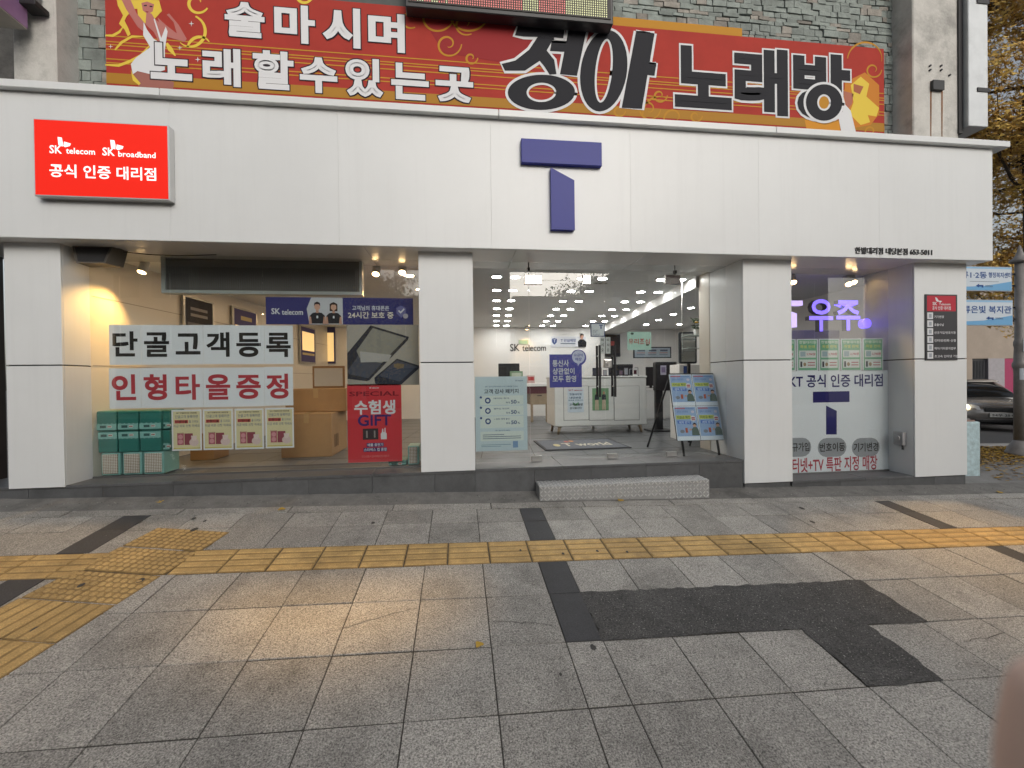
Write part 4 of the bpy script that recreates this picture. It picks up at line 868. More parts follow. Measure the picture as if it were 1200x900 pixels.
solid_text('lettering', 'SK', p.x, k_, q_.z, p.z, y+.006, y+.018, DRK, t, .008); solid_text('lettering', 'telecom', k2, q_.x, q_.z, p.z-.1*h_, y+.006, y+.018, DRK, t, .0)
s = pps(c(395, 775), c(480, 815), y, step=.004, thick=.015); s.rect(.1, .2, .9, .8, ink('8fb0a0')); s.build('exit_light', ink('a8b8a8'), 'small pale green sign above the wall lettering', 'sign')
s = pps(c(680, 745), c(985, 838), y, step=.004, thick=.01)
s.poly([s.U(*c(*q1)) for q1 in ((688, 765), (710, 760), (732, 765), (732, 795), (710, 818), (688, 795))], DB, 1); s.text('T', .07, .28, .13, .55, WHT, 2, .03); s.ptext('T 안심매장', *c(765, 765), *c(900, 793), DB, 1, .025); s.bars([(.27, .62, .70, .70)], SL)
D = lambda L_, m, k: s.poly([s.U(*c(*q1)) for q1 in L_], m, k)
D([(918, 836), (915, 790), (935, 770), (968, 770), (990, 792), (988, 836)], DRK, 2); D([(938, 764), (934, 738), (950, 724), (966, 738), (962, 764), (950, 774)], ink('b58a76'), 3); D([(934, 744), (936, 726), (950, 718), (966, 726), (967, 744), (958, 734), (942, 734)], ink('221c1c'), 4)
s.build('wall_notice', ink('d2d4da'), 'white wall notice with shield mark and dark-shirted staff picture', 'sign')
# counter
WC = mat('counter_white', (.66, .67, .66), .4, var=.03); WOOD = mat('light_wood', hexc('9a8a74'), .5, var=.12, vs=14); c = crop(640, 440, 10); yc = 7.2
ct = thing('display_counter', 'white low display counter on short wooden legs facing the doors', 'counter', (2.3, 7.5, FZ))
p, q_ = W(*c(95, 15), yc), W(*c(1180, 575), yc)
box('body', p.x, q_.x, yc, yc+.65, q_.z, p.z-.03, WC, ct, .012); box('counter_top', p.x-.01, q_.x+.01, yc-.012, yc+.66, p.z-.029, p.z, WC, ct, .006)
for a, b in ((205, 497), (503, 792), (797, 1092)):
    u, v = W(*c(a, 128), yc), W(*c(b, 518), yc); box('door_panel', u.x, v.x, yc-.006, yc+.002, v.z, u.z, WC, ct, .003); box('panel_gap', u.x-.006, v.x+.006, yc-.0015, yc+.001, v.z-.006, u.z+.006, ink('6f7474'), ct)
for x, yy, sx_ in ((p.x+.1, yc+.06, -1), (q_.x-.1, yc+.06, 1), (p.x+.1, yc+.58, -1), (q_.x-.1, yc+.58, 1)): bar('leg', (x+.03*sx_, yy, FZ), (x, yy, q_.z+.001), .018, WOOD, ct, 10, .032)
s = pps(c(250, 155), c(442, 430), yc-.012, step=.002, thick=.002); s.text('SKT telecom', .06, .03, .92, .10, ink('b04a50'), 2, .02); s.text('한별대리점', .12, .19, .86, .28, SL, 2, .02); s.text('내당본점', .12, .34, .82, .43, SL, 2, .02); s.text('약속을 지킵니다', .04, .46, .96, .52, SL, 2, .01); s.poly([(.3, .56), (.5, .64), (.7, .56), (.62, .72), (.38, .72)], ink('6b9a7a'), 2); s.text('고객님 환영', .1, .62, .92, .72, BK, 3, .02); s.text('감사합니다', .12, .77, .86, .86, BK, 3, .02)
s.build('counter_notice', mat('pale_sheet', hexc('c4d2de'), .5), 'pale blue lettered notice on the counter front', 'poster')
s = pps(c(540, 150), c(735, 408), yc-.012, step=.002, thick=.002)
for cx_ in (.27, .70):
    for L_, m_, k_ in (([(-.10, .50), (.10, .50), (.11, .97), (.02, .97), (0, .6), (-.02, .97), (-.11, .97)], ink('b9ab97'), 2), ([(-.13, .52), (-.12, .30), (0, .26), (.12, .30), (.13, .52)], ink('3a4046'), 3), ([(-.06, .25), (-.06, .17), (0, .14), (.06, .17), (.06, .25), (0, .29)], ink('a9856e'), 4)): s.poly([(cx_+a, b) for a, b in L_], m_, k_)
s.build('staff_poster', mat('poster_green', hexc('6d9470'), .5), 'green poster of two standing staff on the counter front', 'poster')
PHN = [ink('2b2b33'), ink('3f4250'), ink('6d5a68'), ink('8f9298')]
for i in range(9):
    x = q_.x-.85+.095*i; h_ = random.uniform(.10, .16); t = thing('display_phone', 'upright display phone on the counter, %s from the left' % (ordn(i) if i < 8 else 'ninth'), 'phone', (x, yc+.2, p.z), 'display phones on the counter')
    box('stand', x-.03, x+.03, yc+.16, yc+.26, p.z, p.z+.015, BLACK, t); o = box('phone', x-.034, x+.034, yc+.2, yc+.212, p.z+.0155, p.z+h_, PHN[i % 4], t, .004); box('screen', x-.029, x+.029, yc+.198, yc+.2, p.z+.022, p.z+h_-.008, PHN[(i+1) % 4], t)
t = thing('price_card', 'white price card with a dark round mark at counter right end', 'card', (q_.x-.12, yc+.1, p.z)); box('card', q_.x-.20, q_.x-.11, yc+.1, yc+.106, p.z, p.z+.14, ink('d0d0d0'), t); box('print', q_.x-.185, q_.x-.13, yc+.098, yc+.1, p.z+.03, p.z+.10, ink('4a2530'), t)
# desk with monitor at the left, mat, kiosk
c = crop(590, 370, 5.295); yd = 9.5
dk_ = thing('consultation_desk', 'white topped desk with maroon front panel and beige drawer at the back', 'desk', (1.6, yd, FZ)); p, q_ = W(555, 450, yd), W(646, 455, yd)
box('desk_top', p.x, q_.x, yd-.02, yd+.7, p.z-.07, p.z, INW, dk_, .006); u, v = W(619, 453, yd), W(645, 461, yd); box('front_panel', p.x+.05, v.x-.02, yd+.02, yd+.05, v.z, p.z-.071, mat('maroon_panel', hexc('5a3038'), .5), dk_)
u, v = W(622, 461, yd), W(643, 474, yd); box('drawer_unit', u.x, v.x, yd+.03, yd+.55, v.z, u.z, WOOD, dk_, .004); box('drawer_handle', (u.x+v.x)/2-.05, (u.x+v.x)/2+.05, yd+.015, yd+.03, u.z-.06, u.z-.045, DARKM, dk_)
for x in (u.x+.03, v.x-.03): box('leg', x-.025, x+.025, yd+.04, yd+.09, FZ, v.z, WOOD, dk_)
def monitor(label, px0, px1, pyt, pyb, Y, zbase):
    p, q_ = W(px0, pyt, Y), W(px1, pyb, Y); t = thing('monitor', label, 'monitor', ((p.x+q_.x)/2, Y, zbase), 'monitors in the shop')
    box('screen', p.x, q_.x, Y, Y+.03, q_.z, p.z, BLACK, t, .006); box('stand', (p.x+q_.x)/2-.03, (p.x+q_.x)/2+.03, Y+.03, Y+.06, zbase, (p.z+q_.z)/2, DARKM, t); box('foot', (p.x+q_.x)/2-.11, (p.x+q_.x)/2+.11, Y-.03, Y+.12, zbase, zbase+.012, DARKM, t)
monitor('black monitor back on the desk left of the doors', 584, 609, 426, 441, yd+.2, W(600, 450, yd).z)
t = thing('leaflet_box', 'green and grey leaflet box on the left desk', 'box', (1.0, yd+.05, W(600, 450, yd).z)); p, q_ = W(598, 435, yd), W(613, 449, yd); box('body', p.x, q_.x, yd+.02, yd+.1, W(600, 450, yd).z, p.z, ink('7f9a80'), t, .004); box('label', p.x+.03, q_.x-.03, yd+.017, yd+.02, p.z-.12, p.z-.04, ink('b9c4b4'), t)
t = thing('red_white_box', 'small red and white boxes on desk beside the pale poster', 'box', (1.7, yd+.05, W(600, 450, yd).z)); p, q_ = W(618, 440, yd), W(627, 450, yd); box('body', p.x, q_.x, yd+.02, yd+.12, W(600, 450, yd).z, p.z, ink('c9b0ac'), t, .003); box('label', p.x+.02, q_.x-.02, yd+.017, yd+.02, p.z-.11, p.z-.03, ink('b04a4a'), t)
a, b, c1_, d_ = WZ(630.6, 515.4, FZ), WZ(640, 527.7, FZ), WZ(742, 525.2, FZ), WZ(718.4, 514.5, FZ)
s = Sheet((b.x-.02, d_.y, FZ+.012), (c1_.x-b.x, 0, 0), (0, c1_.y-d_.y, 0), step=.0015, thick=.011); s.rect(.03, .05, .97, .95, mat('mat_pile', (.13, .14, .165), .95, var=.15, vs=30, bump=.5, bs=200), 1); s.text('T world', .28, .42, .86, .72, ink('c9c4b2'), 2, .03); s.disc(.38, .26, .03, .07, ink('b05a50'), 2); s.disc(.45, .22, .03, .07, ink('c08a5a'), 2); s.disc(.2, .6, .04, .12, ink('c0b488'), 2)
s.build('door_mat', mat('mat_edge', (.03, .03, .035), .8), 'grey printed entrance mat lying inside the doors', 'mat')
yk = 7.35; c = crop(740, 400, 6.43)
t = thing('kiosk', 'black floor-standing kiosk with broad foot right of the counter', 'kiosk', (3.6, yk, FZ)); p, q_ = W(*c(182, 155), yk), W(*c(345, 370), yk); box('cabinet', p.x, q_.x, yk, yk+.12, q_.z, p.z, BLACK, t, .012); u, v = W(*c(190, 370), yk), W(*c(245, 640), yk); box('post', u.x, v.x, yk+.03, yk+.1, FZ+.025, u.z, BLACK, t); u, v = W(*c(135, 640), yk), W(*c(300, 660), yk); box('foot', u.x, v.x, yk-.15, yk+.25, FZ, FZ+.025, BLACK, t, .008)
u, v = W(*c(218, 182), yk), W(*c(262, 252), yk); box('notice', u.x, v.x, yk-.004, yk, v.z, u.z, ink('c2bed0'), t); box('notice_print', u.x+.015, v.x-.015, yk-.006, yk-.004, v.z+.04, u.z-.03, ink('8a7f9e'), t)
s = pps(c(15, 42), c(300, 125), 9.6, step=.004, thick=.03); s.rect(.03, .1, .97, .92, ink('a9b6c0')); 
for i in range(3): s.rect(.10+.3*i, .25, .3+.3*i, .4, ink('5f6b7a'), 2); s.rect(.08+.3*i, .5, .3+.3*i, .58, ink('b08a8a'), 2); s.rect(.08+.3*i, .65, .3+.3*i, .72, ink('7f8a98'), 2)
s.build('card_board', ink('3a3d42'), 'long framed board with three printed cards above the kiosk', 'board')
t = thing('side_cabinet', 'grey white cabinet standing behind the kiosk', 'cabinet', (3.9, 9.6, FZ)); p, q_ = W(758, 455, 9.6), W(790, 497, 9.6); box('body', p.x, q_.x, 9.65, 10.1, FZ, p.z-.05, WC, t, .005); box('top', p.x-.02, q_.x+.02, 9.63, 10.12, p.z-.049, p.z, INW, t); monitor('black monitor on the grey cabinet behind the kiosk', 757, 770, 430, 452, 9.7, p.z)
monitor('black monitor standing behind the counter centre', 716, 742, 427, 441, 8.1, W(720, 443, 8.1).z-.12); t = thing('back_table', 'plain white table behind the display counter', 'table', (2.9, 8.1, FZ)); p, q_ = W(690, 450, 8.1), W(748, 450, 8.1); zt_ = W(720, 443, 8.1).z-.122; box('table_top', p.x, q_.x, 7.95, 8.6, zt_-.03, zt_, INW, t); 
for x in (p.x+.04, q_.x-.04):
    for yy in (8.0, 8.55): box('leg', x-.02, x+.02, yy-.02, yy+.02, FZ, zt_-.0305, STEEL, t)
# dark portrait screen on the far wall, mirror, shelf, plant
s = pps((709, 392), (727, 418), BY-.06, step=.005, thick=.05); s.rect(.1, .05, .92, .95, ink('2b2629')); s.rect(.35, .3, .6, .5, ink('8a4040'), 2); s.build('portrait_screen', BLACK, 'dark portrait screen on the back wall behind the handles', 'screen')
c = crop(740, 400, 6.43); ym = 5.9
t = thing('standing_mirror', 'rounded grey standing mirror panel behind the A-board', 'mirror', (3.35, ym, FZ)); p, q_ = W(796, 389, ym), W(809, 426, ym); box('frame', p.x, q_.x+.1, ym, ym+.03, q_.z, p.z, ink('3c4046'), t, .03, 3); box('mirror_glass', p.x+.025, q_.x+.075, ym-.003, ym+.002, q_.z+.025, p.z-.025, mat('mirror_face', (.45, .48, .5), .08, metal=.9), t); box('post', q_.x-.02, q_.x+.02, ym+.031, ym+.06, FZ, q_.z+.2, DARKM, t)
t = thing('wall_unit', 'white standing unit with blue notice behind the A-board', 'cabinet', (3.3, 6.2, FZ)); p, q_ = W(796, 427, 6.2), W(820, 520, 6.2); box('body', p.x, q_.x+.25, 6.2, 6.5, FZ, p.z, INW, t, .006); u, v = W(801, 429, 6.2), W(809, 440, 6.2); box('blue_notice', u.x, v.x, 6.196, 6.2, v.z, u.z, DB, t)
sh = thing('glass_shelf', 'two clear glass shelves on steel posts beside the return wall', 'shelf', (3.5, 5.6, 2.1))
p, q_ = W(804, 393, 5.62), W(822, 408, 5.62)
for z in (p.z, q_.z): box('shelf_pane', p.x, 3.7, 5.56, 5.75, z-.006, z, mat('shelf_glass', (.6, .68, .66), .1), sh)
for xx in (p.x+.01, 3.69): bar('post', (xx, 5.74, 2.0), (xx, 5.74, CZ-.001), .006, STEEL, sh, 8)
pl = thing('potted_plant', 'small potted plant with yellow flower on the glass shelf', 'plant', (3.42, 5.66, p.z)); px_, zc_ = W(816, 390, 5.66).x, p.z
lathe('pot', [(.03, 0), (.04, .09), (.036, .09)], (px_, 5.66, zc_), INW, pl, 14); q = MB(); LEAF = mat('plant_leaf', (.03, .06, .02), .5, var=.3, vs=30)
for i in range(60):
    a_ = random.uniform(0, 6.28); r_ = random.uniform(.02, .08); z_ = zc_+random.uniform(.08, .24); p_ = Vector((px_+r_*math.cos(a_), 5.66+r_*math.sin(a_), z_)); e = Vector((random.uniform(-1, 1), random.uniform(-1, 1), random.uniform(-.3, 1))).normalized()*.035; f_ = e.orthogonal().normalized()*.012
    q.add([p_-e, p_+f_, p_+e, p_-f_], [(0, 1, 2, 3)], LEAF)
q.build('foliage', pl); lathe('flower', [(.004, 0), (.028, .012), (.02, .022)], (px_-.03, 5.60, zc_+.16), ink('d3a92c'), pl, 10)
# A-board
ab = thing('a_board', 'black A-frame board with four pale blue posters beside right door panel', 'a-board', (3.0, 5.2, FZ))
TL, TR, BL, BR = Vector((2.575, 5.155, 1.75)), Vector((3.162, 5.155, 1.746)), Vector((2.572, 4.945, .962)), Vector((3.160, 4.945, .955))
Rv, Dv = TR-TL, BL-TL; N_ = Rv.cross(Dv).normalized(); N_ = N_ if N_.y < 0 else -N_
def slab4(name, a, b, c_, d, th, m, parent): return mesh(name, [a, b, c_, d]+[v-N_*th for v in (a, b, c_, d)], [(0, 1, 2, 3), (7, 6, 5, 4), (0, 4, 5, 1), (1, 5, 6, 2), (2, 6, 7, 3), (3, 7, 4, 0)], m, parent)
slab4('board', TL-N_*.004, BL-N_*.004, BR-N_*.004, TR-N_*.004, .02, DARKM, ab)
dn = Dv.normalized(); foot = (FZ-BL.z)/dn.z
for x in (.12, .88): q0 = TL+Rv*x-N_*.026; bar('front_leg', q0+Dv*.3, q0+Dv+dn*foot, .014, DARKM, ab, 8)
for x in (.04, .96): q0 = TL+Rv*x-N_*.03; bar('rear_leg', q0+Dv*.02, Vector((q0.x-(.10 if x < .5 else .04), 5.62, FZ+.01)), .013, DARKM, ab, 8)
bar('brace', TL+Rv*.08+Dv*.8-N_*.04, TL+Rv*.92+Dv*.8-N_*.04, .01, DARKM, ab, 8); bar('top_rail', TL-N_*.01-dn*.008, TR-N_*.01-dn*.008, .01, DARKM, ab, 8)
for i, (u, v) in enumerate(((0, 0), (.505, 0), (0, .49), (.505, .49))):
    s = Sheet(TL+Rv*u+Dv*v+N_*.002, Rv*.495, Dv*(.485 if v == 0 else .51), step=.0009, thick=.001)
    s.rect(.03, .03, .97, .88, ink('93add2')); s.rect(.06, .045, .5, .085, ink('b06a78'), 2); s.rect(.5, .045, .9, .085, ink('7a94c0'), 2); s.text('갤럭시 사전예약', .1, .13, .62, .20, ink('6d8cc0'), 2, .03); s.disc(.82, .17, .07, .04, ink('c9c4d6'), 2)
    s.poly([(.06, .27), (.72, .27), (.72, .38), (.06, .39)], ink('bfc76a'), 2); s.text('지원금 확인', .1, .29, .68, .37, ink('5a7a50'), 3, .04); s.poly([(.10, .42), (.70, .45), (.68, .54), (.10, .51)], ink('5a7ac0'), 2); s.text('혜택 받기', .16, .44, .62, .52, ink('b9cbe8'), 3, .03)
    s.disc(.80, .37, .12, .085, WHT, 2); s.rect(.73, .33, .88, .37, ink('b05058'), 3); s.rect(.73, .39, .88, .42, ink('b05058'), 3)
    s.rect(.40, .64, .50, .78, ink('b0604a'), 3); s.disc(.26, .74, .10, .05, ink('7f858f'), 2); s.poly([(.66, .86), (.68, .68), (.76, .62), (.90, .62), (.97, .70), (.99, .86)], ink('5f6f68'), 3); s.disc(.82, .57, .075, .05, ink('c49c88'), 4); s.poly([(.74, .57), (.75, .52), (.82, .49), (.90, .52), (.91, .58), (.86, .54), (.78, .54)], ink('34282a'), 5); s.disc(.62, .69, .05, .03, ink('c49c88'), 4)
    s.build('poster', mat('poster_paper', (.60, .67, .75), .4), parent=ab)
# ================================================================ RIGHT WINDOW
NEON = mat('lit_violet_face', (.3, .25, .8), .4, emit=1.7, ecol=(.17, .10, .95)); NSIDE = mat('letter_side', (.05, .055, .065), .4); c = crop(920, 320, 3.754)
NEON2 = mat('lit_pale_violet', (.6, .5, .8), .4, emit=1.1, ecol=(.62, .45, .95)); yn = 5.06
def neon(name, label, t, a, b, m=NEON):
    p, q_ = W(*c(*a), yn), W(*c(*b), yn); r_ = thing(name, label, 'letter', ((p.x+q_.x)/2, yn, q_.z), 'lit letters in the right window'); solid_text('lettering', t, p.x, q_.x, q_.z, p.z, yn, yn+.07, m, r_, .02, 0, NSIDE); return r_
neon('lit_letter', 'lit violet raised Korean letter with a round top in right window', '우', (106, 114), (212, 256)); neon('lit_letter', 'lit violet raised Korean letter with slanting legs in right window', '주', (225, 119), (331, 252))
p = W(*c(361, 221), yn); r_ = thing('lit_letter', 'lit violet round full stop after the raised letters', 'letter', p, 'lit letters in the right window'); bar('dot', (p.x, yn+.07, p.z), (p.x, yn, p.z), .062, NEON, r_, 20, smooth=False)
r_ = thing('lit_letter', 'pale lit T shape half hidden behind the third pillar', 'letter', (3.9, yn, 2.3), 'lit letters in the right window'); p, q_ = W(*c(-40, 120), yn), W(*c(78, 142), yn); box('top_bar', p.x, q_.x, yn, yn+.07, q_.z, p.z, NEON2, r_)
u, v, w__ = W(*c(10, 163), yn), W(*c(52, 178), yn), W(*c(52, 238), yn); mesh('stem', [(x, y_, z) for y_ in (yn, yn+.07) for x, z in ((u.x, w__.z), (v.x, w__.z), (v.x, v.z), (u.x, u.z))], [(0, 1, 2, 3), (7, 6, 5, 4), (0, 4, 5, 1), (1, 5, 6, 2), (2, 6, 7, 3), (3, 7, 4, 0)], NEON2, r_)
GRN = mat('poster_leaf_green', hexc('6fa886'), .4)
for i, (a, b) in enumerate((((-45, 291), (47, 431)), ((52, 290), (145, 431)), ((149, 289), (240, 431)), ((245, 288), (336, 430)), ((341, 287), (432, 430)))):
    s = pps(c(*a), c(*b), IY+.001, thick=.001); s.rect(.05, .03, .95, .97, GRN); s.text('한별대리점', .1, .06, .9, .15, ink('d6dccf'), 2, .03); s.text('특별 판매', .15, .19, .85, .29, ink('c8c77a'), 2, .04); s.rect(.10, .36, .90, .58, ink('d3d6d3'), 2); s.rect(.15, .39, .40, .55, ink('9fb0b8'), 3); s.text('3,700원', .45, .43, .87, .52, ink('b04a55'), 3, .03)
    s.rect(.10, .64, .90, .90, ink('d3d6d3'), 2); s.rect(.15, .70, .24, .87, ink('45464e'), 3); s.disc(.36, .79, .07, .06, ink('a08a70'), 3); s.bars([(.50, .72, .85, .75), (.50, .80, .85, .83)], ink('b06a70'), 3)
    s.build('green_poster', PWH, ['half hidden green price poster beside the third pillar', 'second green price poster from the pillar', 'middle one of the green price posters', 'fourth green price poster from the pillar', 'rightmost green price poster in right window'][i], 'poster', 'green price posters')
s = pps(c(-50, 433), c(455, 868), IY+.001, thick=.0012); U = lambda x, y: s.U(*c(x, y)); IND = ink('2a2666')
s.text('SKT 공식 인증 대리점', *U(-8, 448), *U(430, 499), IND, 2, .035); s.rect(*U(122, 522), *U(283, 567), IND, 2); s.poly([U(180, 583), U(180, 710), U(227, 710), U(227, 606)], IND, 2)
PG = ink('9c9ea3')
for x0, x1, t, tx0, tx1 in ((-10, 115, '신규가입', 5, 107), (143, 270, '번호이동', 151, 263), (293, 416, '기기변경', 301, 410)): s.pill(*U(x0, 727), *U(x1, 806), PG, 1); s.text(t, *U(tx0, 748), *U(tx1, 783), BK, 2, .035)
s.text('인터넷+TV 특판 지정 매장', *U(-5, 816), *U(406, 864), ink('b03a4a'), 2, .03)
s.build('official_store_poster', mat('poster_white', (.8, .82, .86), .35), 'large white poster with dark blue T mark in right window', 'poster')
# ================================================================ DIAMOND PLATE STEP
st = thing('diamond_plate_step', 'checkered aluminium step block in front of the glass doors', 'step', (1.7, 4.48, .45))
sx0, sx1, sy0, sy1, szt = .80, 2.625, 4.375, 4.592, .622
V = [(sx0, sy0, gz(sx0, sy0)+.004), (sx1, sy0, gz(sx1, sy0)+.004), (sx1, sy1, gz(sx1, sy1)-.05), (sx0, sy1, gz(sx0, sy1)-.05), (sx0, sy0, szt), (sx1, sy0, szt), (sx1, sy1, szt+.005), (sx0, sy1, szt+.005)]
mesh('step_box', V, BF, ALU, st); q = MB(); LUG = mat('tread_lug', (.7, .7, .69), .35, metal=.7)
def lug(ctr, ex, ey, n_):
    V = [ctr-ex*.026, ctr-ey*.008, ctr+ex*.026, ctr+ey*.008]; q.add(V+[v*1 for v in [ctr-ex*.019+n_*.004, ctr-ey*.004+n_*.004, ctr+ex*.019+n_*.004, ctr+ey*.004+n_*.004]], [(0, 1, 5, 4), (1, 2, 6, 5), (2, 3, 7, 6), (3, 0, 4, 7), (4, 5, 6, 7)], LUG)
i = 0; x = sx0+.02
while x < sx1-.01:
    j = 0; z = szt-.015
    while z > gz(x, sy0)+.015:
        sg = 1 if (i+j) % 2 else -1; ex = Vector((.7, 0, .7*sg)); lug(Vector((x, sy0-.0005, z)), ex, Vector((-.7*sg, 0, .7)), Vector((0, -1, 0))); z -= .038; j += 1
    y = sy0+.012; j = 0
    while y < sy1-.01:
        sg = 1 if (i+j) % 2 else -1; lug(Vector((x, y, szt+.0005+.023*(y-sy0))), Vector((.7, .7*sg, 0)), Vector((-.7*sg, .7, 0)), Vector((0, 0, 1))); y += .038; j += 1
    x += .038; i += 1
stuff(q.build('tread_lugs', st))
# ================================================================ RIGHT-HAND STREET
blk = thing('concrete_block', 'pale blue painted concrete block behind the right end pillar', 'block', (6.7, 5.1, .2))
PB = mat('flaking_blue_paint', (.40, .52, .55), .75, var=.25, vs=18, stain=.45, bump=.5, bs=30)
a, b = W(1149, 494, 5.0), W(1150, 568, 5.0); box('painted_body', 6.25, a.x, 5.0, 5.45, .15, a.z, PB, blk, .02, 2); box('tile_top', 6.27, a.x-.06, 5.02, 5.40, a.z+.001, a.z+.018, mat('terracotta', (.3, .2, .17), .8, var=.2), blk)
POLE = mat('painted_pole', (.20, .19, .185), .5, var=.15, vs=12, stain=.2); bx, by = 8.83, 5.95; bz = gz(bx, by)
po = thing('street_pole', 'brown grey street pole with flared base carrying blue direction signs', 'pole', (bx, by, bz))
lathe('base', [(.175, -.05), (.175, .03), (.155, .06), (.15, .10), (.11, .16), (.078, .22)], (bx, by, bz), POLE, po, 24); lathe('shaft', [(.075, .22), (.072, 1.3), (.078, 1.36), (.09, 1.38), (.09, 1.44), (.072, 1.48), (.066, 1.7), (.074, 1.72), (.074, 1.78), (.06, 1.82), (.058, 3.02)], (bx, by, bz), POLE, po, 20)
lathe('finial', [(.06, 3.02), (.12, 3.04), (.12, 3.07), (.06, 3.12), (.035, 3.2), (.012, 3.30)], (bx, by, bz), POLE, po, 18)
NOTE = ink('b6bdc6')
for z0, z1, dx_ in ((1.18, 1.36, 0), (1.62, 1.82, .1)):
    q = MB(); n = 12; V = []
    for i in range(n+1):
        t_ = rad(-150+dx_*300+120*i/n); V += [(bx+.08*math.cos(t_), by+.08*math.sin(t_), bz+z0), (bx+.08*math.cos(t_), by+.08*math.sin(t_), bz+z1)]
    q.add(V, [(2*i, 2*i+2, 2*i+3, 2*i+1) for i in range(n)], NOTE); q.build('pasted_notice', po)
for k, (pa, pb, t1, lab) in enumerate((((1100, 311), (1186, 341.5), '두류1·2동', 'upper'), ((1100, 350.5), (1187, 381.8), '두류은빛 복지관', 'lower'))):
    s = pps(pa, pb, by, step=.002, thick=.025)
    SB = ink('8fb6d6'); s.rect(.01, .03, .99, .97, ink('c3cdd6')); s.poly([(.01, .78), (.3, .84), (.6, .80), (.99, .60), (.99, .97), (.01, .97)], ink('6fa3cc'), 1.5); s.rect(.01, .03, .99, .10, SB, 1.4)
    U = lambda x, y: s.U(x, y)
    if k == 0: s.text(t1, *U(1117, 318), *U(1156, 326.5), ink('2c4f8a'), 2, .03); s.text('행정복지센터', *U(1158, 319), *U(1185, 326), ink('2c4f8a'), 2, .015); s.bars([(*U(1136, 329.5), *U(1170, 330.5))], SL)
    else: s.text(t1, *U(1119, 358), *U(1185, 367.5), ink('2c4f8a'), 2, .03)
    yy = 335 if k == 0 else 373; xx = 1143 if k == 0 else 1155
    s.poly([U(xx, yy), U(xx+4, yy-2.5), U(xx+4, yy-1), U(xx+9, yy-1), U(xx+9, yy+2), U(xx+7, yy+2), U(xx+7, yy+.8), U(xx+4, yy+.8), U(xx+4, yy+2)], ink('2c4f8a'), 2.5); s.text('200m', *U(xx+11, yy-1), *U(xx+20, yy+1.5), SL, 2.5, .01)
    o = s.build('direction_sign', mat('sign_back', (.3, .32, .34), .4), lab+' blue and white direction sign fixed to the street pole', 'sign', 'direction signs on the pole')
    q = MB(); z_ = (s.O.z+s.O.z+s.D.z)/2
    for dz in (-.09, .09): q.box(s.O.x+s.R.x-.05, bx-.03, by+.026, by+.05, z_+dz-.012, z_+dz+.012, DARKM)
    q.build('bracket_arm', o)
# --- parked or waiting car
def ring(y, zb, zt, hw, ht, e=3.2, n=20):
    R_ = []
    for i in range(n):
        t_ = 2*math.pi*i/n; cx_, sz_ = math.cos(t_), math.sin(t_); x_ = math.copysign(abs(cx_)**(2/e), cx_); z_ = math.copysign(abs(sz_)**(2/e), sz_)
        f_ = (z_+1)/2; R_.append((x_*(hw+(ht-hw)*f_**2), y, (zb+zt)/2+(zt-zb)/2*z_))
    return R_
def loft(name, rings, m, parent, close=True):
    n = len(rings[0]); V = [v for r in rings for v in r]; F = []
    for j in range(len(rings)-1):
        for i in range(n): k = (i+1) % n; F.append((j*n+i, (j+1)*n+i, (j+1)*n+k, j*n+k))
    if close: F += [tuple(range(n)), tuple(reversed(range((len(rings)-1)*n, len(rings)*n)))]
    return mesh(name, V, F, m, parent, True)
car = bpy.data.objects.new('car', None); COL.objects.link(car); tag(car, 'grey brown sedan with a lit headlight on the side street', 'car')
CP = mat('car_paint', (.26, .245, .23), .25, metal=.6, coat=.8); CG = mat('car_glass', (.01, .012, .014), .05); CT = mat('tyre', (.02, .02, .02), .8); CR = mat('chrome', (.6, .6, .6), .15, metal=1); CL = mat('headlight_lens', (.5, .5, .5), .08, metal=.4); HB = mat('headlight_on', (1, .85, .6), .3, emit=9, ecol=(1, .82, .5)); CPL = mat('car_black', (.015, .015, .016), .4)
loft('body', [ring(-2.36, .34, .60, .52, .50), ring(-2.30, .24, .70, .74, .62), ring(-2.15, .20, .76, .85, .72), ring(-1.7, .19, .84, .91, .80), ring(-1.0, .19, .93, .92, .82), ring(-.6, .19, .97, .92, .82), ring(1.6, .19, .98, .92, .82), ring(2.1, .22, .98, .90, .78), ring(2.4, .34, .9, .80, .70)], CP, car)
loft('cabin', [ring(-.95, .80, .95, .76, .70), ring(-.35, .80, 1.25, .78, .60), ring(.15, .80, 1.44, .79, .56), ring(.9, .80, 1.45, .79, .56), ring(1.5, .80, 1.28, .78, .56), ring(2.0, .80, .98, .74, .62)], CG, car)
loft('roof', [ring(-.05, 1.36, 1.43, .55, .50), ring(.2, 1.38, 1.468, .56, .50), ring(.9, 1.38, 1.472, .56, .50), ring(1.35, 1.30, 1.37, .55, .50)], CP, car)
box('grille', -.36, .36, -2.395, -2.30, .56, .68, CPL, car, .02, 2)
for z in (.585, .615, .645): box('grille_bar', -.34, .34, -2.405, -2.39, z, z+.012, CR, car)
box('lower_intake', -.55, .55, -2.39, -2.25, .27, .36, CPL, car, .02, 2); box('bumper_lip', -.72, .72, -2.37, -2.2, .215, .245, CPL, car, .01)
box('number_plate', -.26, .26, -2.412, -2.395, .42, .53, ink('c9c9c4'), car, .004); 
